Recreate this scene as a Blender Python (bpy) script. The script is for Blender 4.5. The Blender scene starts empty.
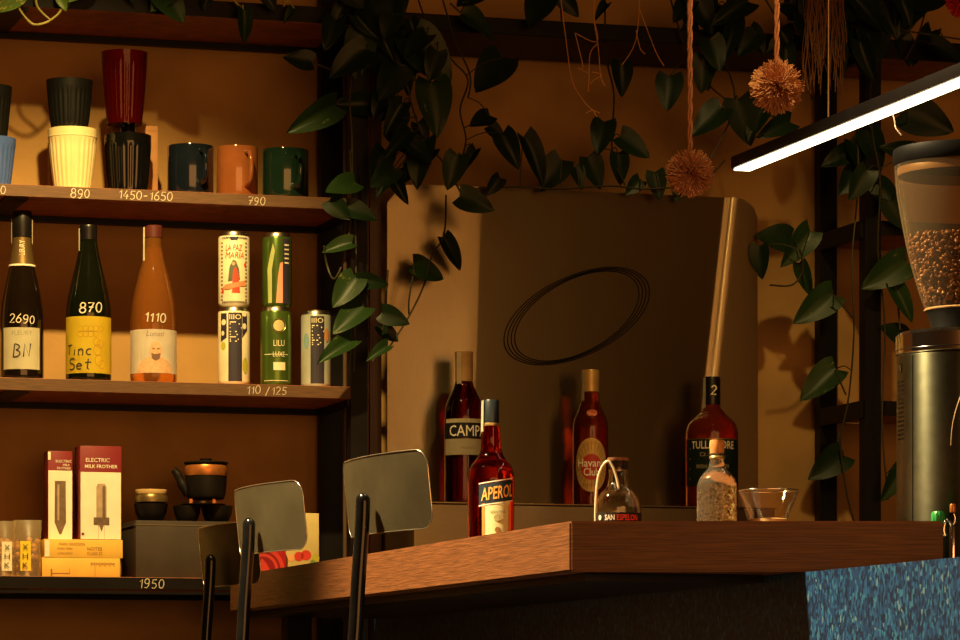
import bpy, bmesh, math, random
from mathutils import Vector, Matrix
random.seed(7)
PI = math.pi
S = bpy.context.scene
COL = S.collection

# ------------------------------------------------------------------ camera, world, lights, exposure
F = 3600.0            # focal length in pixels of a 960 px wide frame (135 mm)
CZ = 0.777            # camera height
HY = 711.0            # horizon row (vertical lens shift)
cd = bpy.data.cameras.new('camera'); cam = bpy.data.objects.new('camera', cd); COL.objects.link(cam)
cam.location = (0, 0, CZ); cam.rotation_euler = (PI/2, 0, 0)
cd.sensor_width = 36; cd.lens = F*36/960; cd.shift_y = (HY-320)/960
cd.clip_start = .05; cd.clip_end = 60
S.camera = cam
w = bpy.data.worlds.new('world'); S.world = w; w.use_nodes = True
w.node_tree.nodes['Background'].inputs[0].default_value = (1, .6, .3, 1)
w.node_tree.nodes['Background'].inputs[1].default_value = .01
S.view_settings.view_transform = 'Standard'; S.view_settings.look = 'None'
S.view_settings.gamma = 1; S.view_settings.use_curve_mapping = False
S.view_settings.exposure = 0.0
S.cycles.use_denoising = True
S.cycles.max_bounces = 10; S.cycles.transmission_bounces = 8; S.cycles.transparent_max_bounces = 16
S.cycles.caustics_reflective = False; S.cycles.caustics_refractive = False
S.cycles.sample_clamp_indirect = 4
WARM = (1, .67, .22)
def lamp(name, loc, target, power, size, angle=100, blend=.5, col=WARM):
    d = bpy.data.lights.new(name, 'SPOT'); d.energy = power; d.color = col
    d.shadow_soft_size = size; d.spot_size = math.radians(angle); d.spot_blend = blend
    o = bpy.data.objects.new(name, d); COL.objects.link(o); o.location = loc
    o.rotation_euler = (Vector(target)-Vector(loc)).to_track_quat('-Z', 'Y').to_euler()
    return o
lamp('ceiling_spot_shelves', (-.62, 6.15, 2.84), (-.84, 7.6, 1.12), 340, .025, 52, .8)
lamp('ceiling_spot_bar', (-1.2, 5.55, 2.9), (.15, 5.4, .95), 1150, .07, 66, .5, (1, .72, .36))
lamp('ceiling_spot_back', (.55, 6.2, 2.95), (.75, 7.85, 1.15), 75, .03, 48, .8)
fd = bpy.data.lights.new('room_fill', 'AREA'); fd.shape = 'RECTANGLE'; fd.size = 6.4; fd.size_y = 2.95
fd.energy = 200; fd.color = (1, .42, .11)
fo = bpy.data.objects.new('room_fill', fd); COL.objects.link(fo); fo.rotation_euler = (PI/2, 0, math.radians(16.8))
fo.location = (2.211, -2.442, 1.78)     # unseen soft fill added across the room, for ambient light and steel reflections

# ------------------------------------------------------------------ frame of the place: u along the shelves, v into the wall
TH = math.radians(16.8); CT, ST = math.cos(TH), math.sin(TH)
OY = 7.65
U = Vector((CT, ST, 0)); V = Vector((-ST, CT, 0))
def W(u, v, z): return Vector((0, OY, 0)) + U*u + V*v + Vector((0, 0, z))
def pu(px, v):
    k = (px-480)/F
    return (k*(OY+v*CT)+v*ST)/(CT-k*ST)
def YY(px, v): return OY + pu(px, v)*ST + v*CT
def pz(px, py, v): return CZ+(HY-py)/F*YY(px, v)
def PV(px, py, v): return W(pu(px, v), v, pz(px, py, v))
def P(px, py, Y): return Vector(((px-480)/F*Y, Y, CZ+(HY-py)/F*Y))

# ------------------------------------------------------------------ materials
MATS = {}
def M(name, rgb, rough=.5, metal=0, var=.12, scale=25, bump=0, bscale=250, trans=0, ior=1.45,
      emit=0, stretch=None, coat=0, spec=.5, rgb2=None, alpha=None, obj_rand=0):
    if name in MATS: return MATS[name]
    m = bpy.data.materials.new(name); m.use_nodes = True; nt = m.node_tree; N = nt.nodes; L = nt.links
    b = N['Principled BSDF']
    b.inputs['Roughness'].default_value = rough; b.inputs['Metallic'].default_value = metal
    b.inputs['Transmission Weight'].default_value = trans; b.inputs['IOR'].default_value = ior
    b.inputs['Coat Weight'].default_value = coat; b.inputs['Specular IOR Level'].default_value = spec
    tc = N.new('ShaderNodeTexCoord'); mp = N.new('ShaderNodeMapping')
    L.new(tc.outputs['Object'], mp.inputs['Vector'])
    if stretch: mp.inputs['Scale'].default_value = stretch
    nz = N.new('ShaderNodeTexNoise'); nz.inputs['Scale'].default_value = scale; nz.inputs['Detail'].default_value = 5
    L.new(mp.outputs['Vector'], nz.inputs['Vector'])
    rp = N.new('ShaderNodeValToRGB'); e = rp.color_ramp.elements
    lo = tuple(max(0, c*(1-var)) for c in rgb); hi = tuple(min(1, c*(1+var)) for c in (rgb2 or rgb))
    e[0].position = .3; e[1].position = .7
    e[0].color = (*lo, 1); e[1].color = (*hi, 1)
    L.new(nz.outputs['Fac'], rp.inputs['Fac'])
    L.new(rp.outputs['Color'], b.inputs['Base Color'])
    if bump:
        n2 = N.new('ShaderNodeTexNoise'); n2.inputs['Scale'].default_value = bscale; n2.inputs['Detail'].default_value = 4
        L.new(mp.outputs['Vector'], n2.inputs['Vector'])
        bp = N.new('ShaderNodeBump'); bp.inputs['Strength'].default_value = bump; bp.inputs['Distance'].default_value = .004
        L.new(n2.outputs['Fac'], bp.inputs['Height']); L.new(bp.outputs['Normal'], b.inputs['Normal'])
    if emit:
        b.inputs['Emission Color'].default_value = (*rgb, 1); b.inputs['Emission Strength'].default_value = emit
    MATS[name] = m
    return m
def thin_glass(name, tint, gloss=.12, rough=.03, haze=0):
    m = bpy.data.materials.new(name); m.use_nodes = True; nt = m.node_tree; N = nt.nodes; L = nt.links
    N.remove(N['Principled BSDF'])
    t = N.new('ShaderNodeBsdfTransparent'); t.inputs[0].default_value = (*tint, 1)
    g = N.new('ShaderNodeBsdfGlossy'); g.inputs['Roughness'].default_value = rough
    lw = N.new('ShaderNodeLayerWeight'); lw.inputs[0].default_value = .5
    fr = N.new('ShaderNodeMath'); fr.operation = 'POWER'; fr.inputs[1].default_value = 3.5; L.new(lw.outputs['Facing'], fr.inputs[0])
    nz = N.new('ShaderNodeTexNoise'); nz.inputs['Scale'].default_value = 30
    mm = N.new('ShaderNodeMath'); mm.operation = 'MULTIPLY_ADD'; mm.inputs[1].default_value = .04; mm.inputs[2].default_value = gloss-.06
    L.new(nz.outputs['Fac'], mm.inputs[0])
    ad = N.new('ShaderNodeMath'); ad.operation = 'ADD'; L.new(fr.outputs[0], ad.inputs[0]); L.new(mm.outputs[0], ad.inputs[1])
    mx = N.new('ShaderNodeMixShader'); L.new(ad.outputs[0], mx.inputs[0]); L.new(t.outputs[0], mx.inputs[1]); L.new(g.outputs[0], mx.inputs[2])
    out = mx
    if haze:
        df = N.new('ShaderNodeBsdfDiffuse'); df.inputs[0].default_value = (*tint, 1)
        tr = N.new('ShaderNodeBsdfTranslucent'); tr.inputs[0].default_value = (*tint, 1)
        m2 = N.new('ShaderNodeMixShader'); m2.inputs[0].default_value = .5; L.new(df.outputs[0], m2.inputs[1]); L.new(tr.outputs[0], m2.inputs[2])
        out = N.new('ShaderNodeMixShader'); out.inputs[0].default_value = haze; L.new(mx.outputs[0], out.inputs[1]); L.new(m2.outputs[0], out.inputs[2])
    L.new(out.outputs[0], N['Material Output'].inputs[0])
    MATS[name] = m
    return m

wall_m = M('plaster', (.42, .238, .076), .85, var=.16, scale=5, bump=.35, bscale=45)
dark_m = M('dark_room_paint', (.10, .06, .035), .9, var=.2, scale=3)
floor_m = M('dark_floor', (.10, .065, .04), .6, var=.25, scale=6)
shelf_m = M('red_brown_board', (.30, .09, .035), .5, var=.35, scale=14, stretch=(2, 2, 30))
edge_m = M('board_edge', (.11, .052, .021), .6, var=.3, scale=14, stretch=(2, 2, 30))
black_m = M('black_steel', (.006, .005, .005), .45, var=.3, scale=12, spec=.18)
blackg_m = M('black_gloss', (.006, .006, .006), .18, var=.3)
blackmat_m = M('black_matte', (.004, .004, .004), .55, var=.3, spec=.08)
oak_m = M('oak', (.155, .056, .0175), .5, var=.42, scale=9, stretch=(1.5, 1.5, 55), bump=.25, bscale=14)
under_m = M('bar_underside', (.02, .015, .012), .8)
steel_m = M('brushed_steel', (.22, .15, .085), .40, 1, var=.06, scale=30, stretch=(1, 1, 40), bump=.03, bscale=60)
chrome_m = M('chrome', (.8, .78, .72), .12, 1, var=.05)
alu_m = M('aluminium_lid', (.72, .64, .5), .28, 1, var=.08)
plate_m = M('stool_plate', (.155, .13, .072), .45, .3, var=.22, scale=11, bump=.05, bscale=90)
cream_m = M('cream_paper', (.82, .76, .55), .7, var=.06)
white_m = M('white_paper', (.85, .80, .66), .65, var=.06)
chalk_m = M('chalk_ink', (.62, .55, .42), .8, var=.15, scale=200)
ink_m = M('dark_ink', (.03, .022, .015), .7)
kraft_m = M('kraft_box', (.36, .17, .06), .8, var=.15)
yellow_m = M('yellow_card', (.80, .50, .09), .7, var=.07)
brownprint_m = M('brown_print', (.30, .14, .04), .7)

def blue_mat():
    m = bpy.data.materials.new('blue_terrazzo'); m.use_nodes = True; nt = m.node_tree; N = nt.nodes; L = nt.links
    b = N['Principled BSDF']; b.inputs['Roughness'].default_value = .45
    tc = N.new('ShaderNodeTexCoord'); mp = N.new('ShaderNodeMapping'); mp.inputs['Scale'].default_value = (100, 100, 58)
    nz = N.new('ShaderNodeTexNoise'); nz.inputs['Scale'].default_value = 60; 
    L.new(tc.outputs['Object'], mp.inputs['Vector'])
    v1 = N.new('ShaderNodeTexVoronoi'); v1.inputs['Scale'].default_value = 2.2; v1.inputs['Randomness'].default_value = 1
    L.new(mp.outputs['Vector'], v1.inputs['Vector'])
    sep = N.new('ShaderNodeSeparateColor'); L.new(v1.outputs['Color'], sep.inputs[0])
    rp = N.new('ShaderNodeValToRGB'); e = rp.color_ramp.elements
    cols = [(0, (.002, .013, .048)), (.25, (.005, .036, .12)), (.55, (.010, .070, .20)), (.78, (.024, .125, .25)), (.88, (.003, .018, .07)), (.97, (.09, .18, .24))]
    e[0].color = (*cols[0][1], 1); e[1].position = cols[-1][0]; e[1].color = (*cols[-1][1], 1)
    for p_, c_ in cols[1:-1]:
        q = e.new(p_); q.color = (*c_, 1)
    rp.color_ramp.interpolation = 'CONSTANT'
    L.new(sep.outputs[0], rp.inputs['Fac']); L.new(rp.outputs['Color'], b.inputs['Base Color'])
    return m
blue_m = blue_mat()

def leaf_mat(name, dark, light, amount):
    m = bpy.data.materials.new(name); m.use_nodes = True; nt = m.node_tree; N = nt.nodes; L = nt.links
    b = N['Principled BSDF']; b.inputs['Roughness'].default_value = .42; b.inputs['Specular IOR Level'].default_value = .22
    tc = N.new('ShaderNodeTexCoord'); mp = N.new('ShaderNodeMapping'); mp.inputs['Scale'].default_value = (7, 2.2, 2)
    oi = N.new('ShaderNodeObjectInfo'); cb = N.new('ShaderNodeCombineXYZ')
    ml = N.new('ShaderNodeMath'); ml.operation = 'MULTIPLY'; ml.inputs[1].default_value = 37.0
    L.new(oi.outputs['Random'], ml.inputs[0]); L.new(ml.outputs[0], cb.inputs[0]); L.new(ml.outputs[0], cb.inputs[2])
    L.new(tc.outputs['Object'], mp.inputs['Vector']); L.new(cb.outputs[0], mp.inputs['Location'])
    nz = N.new('ShaderNodeTexNoise'); nz.inputs['Scale'].default_value = 1.6; nz.inputs['Detail'].default_value = 6; nz.inputs['Roughness'].default_value = .65
    L.new(mp.outputs['Vector'], nz.inputs['Vector'])
    rp = N.new('ShaderNodeValToRGB'); e = rp.color_ramp.elements
    e[0].position = amount; e[0].color = (*dark, 1); e[1].position = amount+.09; e[1].color = (*light, 1)
    L.new(nz.outputs['Fac'], rp.inputs['Fac']); L.new(rp.outputs['Color'], b.inputs['Base Color'])
    return m
leaf_dark = leaf_mat('leaf_dark', (.007, .018, .005), (.015, .034, .008), .60)
leaf_mid = leaf_mat('leaf_variegated', (.014, .036, .007), (.15, .16, .03), .63)
leaf_lit = leaf_mat('leaf_lamplit', (.10, .18, .03), (.45, .42, .08), .55)  # paler leaf copy, yellow light put into the colour
stem_m = M('vine_stem', (.035, .03, .012), .6)
stem_lit_m = M('vine_stem_lamplit', (.42, .38, .10), .6)  # paler stem copy for the same vine, lit tone in the colour
twig_m = M('dry_twig', (.75, .36, .12), .8)

# ------------------------------------------------------------------ builders
def link(o, parent=None):
    COL.objects.link(o)
    if parent: o.parent = parent
    return o
def tag(o, label, cat, group=None, kind=None):
    o['label'] = label
    if cat: o['category'] = cat
    if group: o['group'] = group
    if kind: o['kind'] = kind
    return o
def thing(name, label, cat, loc=(0, 0, 0), rz=0, group=None):
    o = bpy.data.objects.new(name, None); o.empty_display_size = .05; link(o)
    o.location = loc; o.rotation_euler = (0, 0, rz)
    return tag(o, label, cat, group)
def obj(name, me, mat, parent=None, smooth=40):
    if isinstance(me, bmesh.types.BMesh):
        bm = me; me = bpy.data.meshes.new(name); bm.to_mesh(me); bm.free()
    me.materials.clear(); me.materials.append(mat)
    if smooth:
        me.shade_smooth(); me.set_sharp_from_angle(angle=math.radians(smooth))
    return link(bpy.data.objects.new(name, me), parent)
def face_cam(loc): return -math.atan2(loc[0], loc[1])

def add_box(bm, x0, x1, y0, y1, z0, z1, bev=0, M4=None):
    vs = [bm.verts.new((x, y, z)) for x in (x0, x1) for y in (y0, y1) for z in (z0, z1)]
    fs = [bm.faces.new([vs[i] for i in q]) for q in ((0, 1, 3, 2), (4, 6, 7, 5), (0, 4, 5, 1), (2, 3, 7, 6), (0, 2, 6, 4), (1, 5, 7, 3))]
    if M4:
        for v_ in vs: v_.co = M4 @ v_.co
    if bev:
        es = list({e_ for f_ in fs for e_ in f_.edges})
        bmesh.ops.bevel(bm, geom=es, offset=bev, segments=2, affect='EDGES', profile=.5)
    return bm
def box(x0, x1, y0, y1, z0, z1, bev=0): return add_box(bmesh.new(), x0, x1, y0, y1, z0, z1, bev)
def lathe(prof, seg=40, flute=0, nfl=24, fz=None, cap=True):
    bm = bmesh.new(); rings = []
    for r, z in prof:
        ring = []
        for i in range(seg):
            a = 2*PI*i/seg; rr = r
            if flute and (fz is None or fz[0] <= z <= fz[1]): rr = r*(1-flute*(.5+.5*math.cos(nfl*a)))
            ring.append(bm.verts.new((rr*math.cos(a), rr*math.sin(a), z)))
        rings.append(ring)
    for a_, b_ in zip(rings, rings[1:]):
        for i in range(seg):
            j = (i+1) % seg
            bm.faces.new((a_[i], a_[j], b_[j], b_[i]))
    if cap:
        bm.faces.new(rings[0][::-1]); bm.faces.new(rings[-1])
    bmesh.ops.recalc_face_normals(bm, faces=bm.faces)
    return bm
def smooth_prof(pts, n=4):
    """Catmull-Rom through the profile points"""
    out = []
    for i in range(len(pts)-1):
        p0 = pts[max(0, i-1)]; p1 = pts[i]; p2 = pts[i+1]; p3 = pts[min(len(pts)-1, i+2)]
        for k in range(n):
            t = k/n
            out.append(tuple(.5*((2*b)+(c-a)*t+(2*a-5*b+4*c-d)*t*t+(-a+3*b-3*c+d)*t**3) for a, b, c, d in zip(p0, p1, p2, p3)))
    out.append(pts[-1])
    return out
def add_tube(bm, pts, rad, sides=6, cap=True):
    pts = [Vector(p_) for p_ in pts]; rings = []
    n = len(pts); up = None
    for i, p_ in enumerate(pts):
        d = (pts[min(i+1, n-1)]-pts[max(i-1, 0)])
        d = d.normalized() if d.length > 1e-9 else Vector((0, 0, 1))
        if up is None: up = Vector((0, 0, 1)) if abs(d.z) < .9 else Vector((1, 0, 0))
        a = d.cross(up).normalized(); b = a.cross(d).normalized(); up = b
        r = rad[i] if isinstance(rad, (list, tuple)) else rad
        rings.append([bm.verts.new(p_+a*(r*math.cos(2*PI*k/sides))+b*(r*math.sin(2*PI*k/sides))) for k in range(sides)])
    for A, B in zip(rings, rings[1:]):
        for k in range(sides):
            bm.faces.new((A[k], A[(k+1) % sides], B[(k+1) % sides], B[k]))
    if cap and sides > 2:
        bm.faces.new(rings[0][::-1]); bm.faces.new(rings[-1])
    return bm
def spline(pts, n=6):
    return [Vector(q) for q in smooth_prof([tuple(p_) for p_ in pts], n)]
def prism(poly, z0, z1):
    bm = bmesh.new()
    lo = [bm.verts.new((x, y, z0)) for x, y in poly]; hi = [bm.verts.new((x, y, z1)) for x, y in poly]
    bm.faces.new(lo[::-1]); bm.faces.new(hi)
    for i in range(len(poly)):
        j = (i+1) % len(poly); bm.faces.new((lo[i], lo[j], hi[j], hi[i]))
    bmesh.ops.recalc_face_normals(bm, faces=bm.faces)
    return bm
def cyl_patch(r, a0, a1, z0, z1, n=14, bow=0):
    """curved sheet around a cylinder; angle 0 faces -y"""
    bm = bmesh.new(); rows = []
    for z in (z0, z1):
        rows.append([bm.verts.new((r*math.sin(a0+(a1-a0)*i/n), -r*math.cos(a0+(a1-a0)*i/n), z)) for i in range(n+1)])
    for i in range(n): bm.faces.new((rows[0][i], rows[0][i+1], rows[1][i+1], rows[1][i]))
    return bm
def flat_poly(pts):
    bm = bmesh.new(); bm.faces.new([bm.verts.new((x, 0, z)) for x, z in pts]); return bm
def ellipse(cx, cz, rx, rz, n=24, rot=0):
    return [(cx+rx*math.cos(t)*math.cos(rot)-rz*math.sin(t)*math.sin(rot), cz+rx*math.cos(t)*math.sin(rot)+rz*math.sin(t)*math.cos(rot))
            for t in [2*PI*k/n for k in range(n)]]
def wrap(bm, r=None, off=.0006, x0=0, z0=0, a=0, depth=0):
    """flat drawing in xz -> around a cylinder of radius r (or the plane y=-depth)"""
    for v_ in bm.verts:
        x, z = v_.co.x+x0, v_.co.z+z0; d = v_.co.y
        if r:
            t = x/r+a; R = r+off-d
            v_.co = (R*math.sin(t), -R*math.cos(t), z)
        else: v_.co = (x, -depth-off+d, z)
    return bm
def subdiv_x(bm, step):
    xs = [v_.co.x for v_ in bm.verts]; x = min(xs)+step
    while x < max(xs):
        bmesh.ops.bisect_plane(bm, geom=bm.verts[:]+bm.edges[:]+bm.faces[:], plane_co=(x, 0, 0), plane_no=(1, 0, 0)); x += step
    return bm
def text_bm(s, width=None, height=None, shear=0, bold=0):
    c = bpy.data.curves.new('lettering', 'FONT'); c.body = s; c.align_x = 'CENTER'; c.resolution_u = 2; c.shear = shear; c.offset = bold
    o = bpy.data.objects.new('lettering_tmp', c); COL.objects.link(o)
    dg = bpy.context.evaluated_depsgraph_get()
    me = bpy.data.meshes.new_from_object(o.evaluated_get(dg))
    bm = bmesh.new(); bm.from_mesh(me)
    bpy.data.objects.remove(o); bpy.data.curves.remove(c); bpy.data.meshes.remove(me)
    xs = [v_.co.x for v_ in bm.verts]; ys = [v_.co.y for v_ in bm.verts]
    cx, cy = (min(xs)+max(xs))/2, (min(ys)+max(ys))/2; w_, h_ = max(xs)-min(xs), max(ys)-min(ys)
    sx = width/w_ if width else height/h_; sy = height/h_ if height else sx
    for v_ in bm.verts: v_.co = ((v_.co.x-cx)*sx, 0, (v_.co.y-cy)*sy)
    return bm
def arc(cx, cz, rx, rz, a0, a1, n=12):
    return [(cx+rx*math.cos(math.radians(a0+(a1-a0)*k/n)), cz+rz*math.sin(math.radians(a0+(a1-a0)*k/n))) for k in range(n+1)]
STK = {
 '0': [arc(.3, .5, .28, .48, 80, 440)], '1': [[(.1, .72), (.36, 1), (.33, 0)]],
 '2': [arc(.3, .74, .25, .25, 170, -30, 8)+[(.05, .02), (.6, .05)]],
 '3': [arc(.27, .75, .24, .23, 150, -80, 8)+arc(.27, .27, .28, .26, 80, -150, 8)],
 '4': [[(.4, 1), (.02, .35), (.62, .35)], [(.48, .6), (.42, 0)]],
 '5': [[(.58, .97), (.15, .97), (.1, .55)]+arc(.27, .3, .28, .29, 110, -140, 10)],
 '6': [[(.5, 1), (.2, .7)]+arc(.3, .28, .26, .27, 170, 530, 14)],
 '7': [[(.02, .95), (.58, .98), (.2, 0)], [(.12, .5), (.55, .52)]],
 '8': [arc(.3, .74, .22, .23, -90, 270, 12), arc(.3, .26, .27, .25, 90, 450, 12)],
 '9': [arc(.3, .7, .25, .27, 20, 380, 12)+[(.5, .3), (.3, 0), (.08, .05)]],
 '-': [[(.08, .45), (.5, .48)]], '/': [[(.05, -.1), (.5, 1.1)]],
 'T': [[(0, .95), (.65, 1)], [(.32, .98), (.28, 0)]], 'i': [[(.2, .6), (.18, 0)], [(.2, .82), (.21, .86)]],
 'n': [[(.05, .6), (.05, 0)], [(.05, .4)]+arc(.28, .38, .2, .22, 140, 0, 6)+[(.48, 0)]],
 'c': [arc(.32, .3, .26, .28, 50, 310, 9)], 'S': [arc(.3, .75, .27, .23, 30, 230, 8)+arc(.28, .27, .28, .26, 90, -140, 8)],
 'e': [[(.08, .3), (.52, .34)]+arc(.3, .3, .24, .28, 10, 320, 9)], 't': [[(.28, .95), (.25, .1), (.42, .03)], [(.02, .62), (.55, .66)]],
 'B': [[(.1, 0), (.12, 1)], [(.12, 1)]+arc(.2, .76, .3, .22, 80, -80, 7)+arc(.2, .27, .38, .26, 80, -90, 7)+[(.1, 0)]],
 'N': [[(.08, 0), (.1, 1), (.5, .05), (.55, 1.05)]]}
def stroke_bm(s, height, lw=.09, gap=.78, slant=.08):
    """hand-drawn lettering: ribbons along polylines, centred"""
    bm = bmesh.new(); x = 0; wob = random.Random(s)
    for ch in s:
        if ch == ' ': x += .5; continue
        dz = wob.uniform(-.06, .06); sc = wob.uniform(.92, 1.06)
        for line in STK[ch]:
            pts = [Vector((x+px_*sc+pz_*slant, pz_*sc+dz)) for px_, pz_ in line]
            n = len(pts); L_, R_ = [], []
            for i, p_ in enumerate(pts):
                d = (pts[min(i+1, n-1)]-pts[max(i-1, 0)]).normalized(); nn = Vector((-d.y, d.x))*lw/2
                L_.append(bm.verts.new((p_.x+nn.x, 0, p_.y+nn.y))); R_.append(bm.verts.new((p_.x-nn.x, 0, p_.y-nn.y)))
            for i in range(n-1): bm.faces.new((L_[i], R_[i], R_[i+1], L_[i+1]))
        x += gap if ch not in 'i1' else gap*.72
    xs = [v_.co.x for v_ in bm.verts]; cx = (min(xs)+max(xs))/2
    for v_ in bm.verts: v_.co = ((v_.co.x-cx)*height, 0, (v_.co.z-.5)*height)
    return bm
def solid(bm, t):
    """give a sheet a little thickness"""
    bmesh.ops.solidify(bm, geom=bm.faces[:], thickness=t); return bm

# ------------------------------------------------------------------ the room
def struct(name, bm, mat, label):
    o = obj(name, bm, mat, None, 0); o['kind'] = 'structure'; o['label'] = label; return o
def ubox(u0, u1, v0, v1, z0, z1, bev=0):
    bm = box(u0, u1, v0, v1, z0, z1, bev)
    for q in bm.verts: q.co = W(q.co.x, q.co.y, q.co.z)
    return bm
WV = .30
struct('wall_back', ubox(-4.2, 3.5, WV, WV+.15, 0, 3.3), wall_m, 'rough brown plaster wall behind the shelves')
struct('wall_front', ubox(-4.2, 3.5, -10.6, -10.45, 0, 3.3), dark_m, 'dark wall across the room')
struct('wall_left', ubox(-4.35, -4.2, -10.6, WV, 0, 3.3), dark_m, 'dark side wall')
struct('wall_right', ubox(3.5, 3.65, -10.6, WV, 0, 3.3), dark_m, 'dark side wall beyond the bar')
struct('floor', ubox(-4.2, 3.5, -10.6, WV, -.1, 0), floor_m, 'dark floor')
struct('ceiling', ubox(-4.2, 3.5, -10.6, WV, 3.3, 3.4), dark_m, 'dark ceiling')

# ------------------------------------------------------------------ shelf units
SZ = [pz(120, 12.5, 0)+.036, pz(160, 190.4, 0), pz(160, 381.6, 0), pz(120, 577, 0)]   # tops of the four boards
ST_ = [.036, .025, .026, .026]
DEP = .27
def in_uv(t): t.location = W(0, 0, 0); t.rotation_euler = (0, 0, TH)
left = thing('shelf_unit', 'black steel shelf unit with red brown boards and chalk prices', 'shelf'); in_uv(left)
uR = pu(356, 0); uL = pu(-70, 0)
boards = []
for i in range(4):
    bm = box(uL, uR, 0, DEP, SZ[i]-ST_[i], SZ[i], .001)
    b_ = obj('shelf_board', bm, shelf_m, left, 0); boards.append(b_)
    e_ = obj('board_edge_strip', box(uL, uR, -.003, -.0005, SZ[i]-ST_[i]+.001, SZ[i]-.001), edge_m if i in (1, 2) else black_m, b_, 0)
    obj('rear_crossbar', box(uL, uR, DEP+.002, DEP+.022, SZ[i]-ST_[i]-.012, SZ[i]), black_m, left, 0)
    bl = pu(29, 0)
    obj('side_bar', box(bl-.05, bl, .004, DEP, SZ[i]-ST_[i]-.004, SZ[i]-ST_[i]-.0005), black_m, left, 0)
    obj('side_bar', box(uR-.018, uR-.002, .004, DEP, SZ[i]-ST_[i]-.014, SZ[i]-ST_[i]-.0005), black_m, left, 0)
obj('lower_lip', box(uL, uR, -.002, .012, SZ[3]-.035, SZ[3]-.029), black_m, left, 0)
def post(par, px0, px1, v0, v1, z1=2.6):
    u0, u1 = pu(px0, v0), pu(px1, v0)
    bm = box(u0, u1, v0, v0+.006, 0, z1); add_box(bm, u0, u0+.006, v0+.006, v1, 0, z1)
    return obj('post', bm, black_m, par, 0)
post(left, 351, 368, -.005, .028)
post(left, 321, 349, DEP-.03, DEP+.002)
obj('upright_board', box(pu(370, .13), pu(381.5, .13), .13, .15, 0, 2.6), M('dark_board', (.075, .028, .015), .4, var=.3, stretch=(30, 2, 2), scale=9), left, 0)
obj('upright_rod', box(pu(367, .02), pu(369.5, .02), .03, .034, 0, 2.6), M('bronze_rod', (.20, .12, .06), .35, .6), left, 0)
post(left, -66, -50, -.005, .028)
post(left, -96, -80, DEP-.03, DEP+.002)
obj('cable_conduit', lathe([(.0045, 0), (.0045, 2.6)], 10), M('conduit', (.10, .06, .035), .35), left).location = (pu(345, .12), .12, 0)
def price(s, px, py, h_px, par=None, z=None, i=1):
    h = h_px/F*YY(px, 0)
    bm = wrap(stroke_bm(s, h, .085), None, .0005, pu(px, -.003), pz(px, py, -.003), 0, .003)
    return obj('price_lettering', bm, chalk_m, boards[i], 0)
price('60', 0, 189.5, 8, i=1); price('890', 80, 193.5, 9, i=1); price('1450-1650', 146, 195.5, 8.5, i=1)
price('790', 257, 201, 8, i=1); price('110 /125', 267, 390.5, 8, i=2); price('1950', 152, 583.5, 9.5, i=3)

right = thing('shelf_unit', 'black steel shelf frame overgrown with vines behind the coffee grinder', 'shelf'); in_uv(right)
def post_r(px0, px1, v0, v1):
    return post(right, px0, px1, v0, v1)
post_r(865, 881, -.005, .028); post_r(820, 837, DEP-.03, DEP+.002)
rr0 = pu(868, 0); rr1 = rr0+1.0
for i in (0, 1, 2):
    obj('shelf_board', box(rr0, rr1, .002, DEP, SZ[i]-ST_[i], SZ[i], .001), shelf_m, right, 0)
    obj('side_bar', box(rr0-.016, rr0, .004, DEP, SZ[i]-ST_[i]-.012, SZ[i]), black_m, right, 0)
    obj('front_bar', box(rr0, rr1, -.006, .0015, SZ[i]-ST_[i]-.006, SZ[i]), black_m, right, 0)
post(right, 1300, 1320, -.005, .028)
beam = obj('steel_beam', ubox(pu(369, 0)+.002, pu(862, 0), .0, DEP, SZ[0]-.036, SZ[0]-.001, .002), black_m, None, 0)
tag(beam, 'long black beam bridging the two shelf units under the vines', 'beam')

# ------------------------------------------------------------------ bar: oak top, blue front, worktop
ZT = 1.05; ZB = .977
C = P(570, 521, 5.17); R_ = P(944, 521, 5.17)
Fp = Vector((C.x, C.y, 0))+V*((7.27-5.17)/CT)
wid = (R_-C).dot(U)
R2 = Fp+U*wid
top = prism([(C.x, C.y), (R_.x, R_.y), (R2.x, R2.y), (Fp.x, Fp.y)], ZB, ZT)
bmesh.ops.bevel(top, geom=[e_ for e_ in top.edges], offset=.003, segments=2, affect='EDGES')
bar_top = obj('oak_worktop', top, oak_m, None, 30); tag(bar_top, 'thick oak bar top with an angled front corner', 'worktop')
bar = thing('bar_counter', 'blue speckled bar front with a dark worktop behind it', 'bar counter')
A = Vector((.62, 4.645, 0))
def along(t): return A+V*t
def bprism(t0, t1, d0, d1, z0, z1):
    q = [along(t0)+U*d0, along(t0)+U*d1, along(t1)+U*d1, along(t1)+U*d0]
    return prism([(p_.x, p_.y) for p_ in q], z0, z1)
obj('front_panel', bprism(-2.2, 2.9, 0, .03, .08, ZB-.001), blue_m, bar, 0)
obj('plinth', bprism(-2.2, 2.9, .03, .06, 0, .08), black_m, bar, 0)
obj('worktop', bprism(-2.2, 2.9, .032, .75, .935, .972), M('dark_worktop', (.03, .025, .02), .35), bar, 0)
obj('cabinet_body', bprism(-2.2, 2.9, .062, .70, 0, .934), blackmat_m, bar, 0)
# thin black sheet standing in for the shade beneath the oak overhang
q = [C+V*.02+U*.03, C+V*.02+U*.305, Fp-V*.02+U*.305, Fp-V*.02+U*.03]
under_shade = obj('shade_plate', prism([(p_.x, p_.y) for p_ in q], ZB-.012, ZB-.001), black_m, bar, 0)
q = [Fp-V*.16+U*.08, Fp-V*.16+U*.13, Fp-V*.11+U*.13, Fp-V*.11+U*.08]
obj('support_leg', prism([(p_.x, p_.y) for p_ in q], 0, ZB-.0125), black_m, bar, 0)

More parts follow.
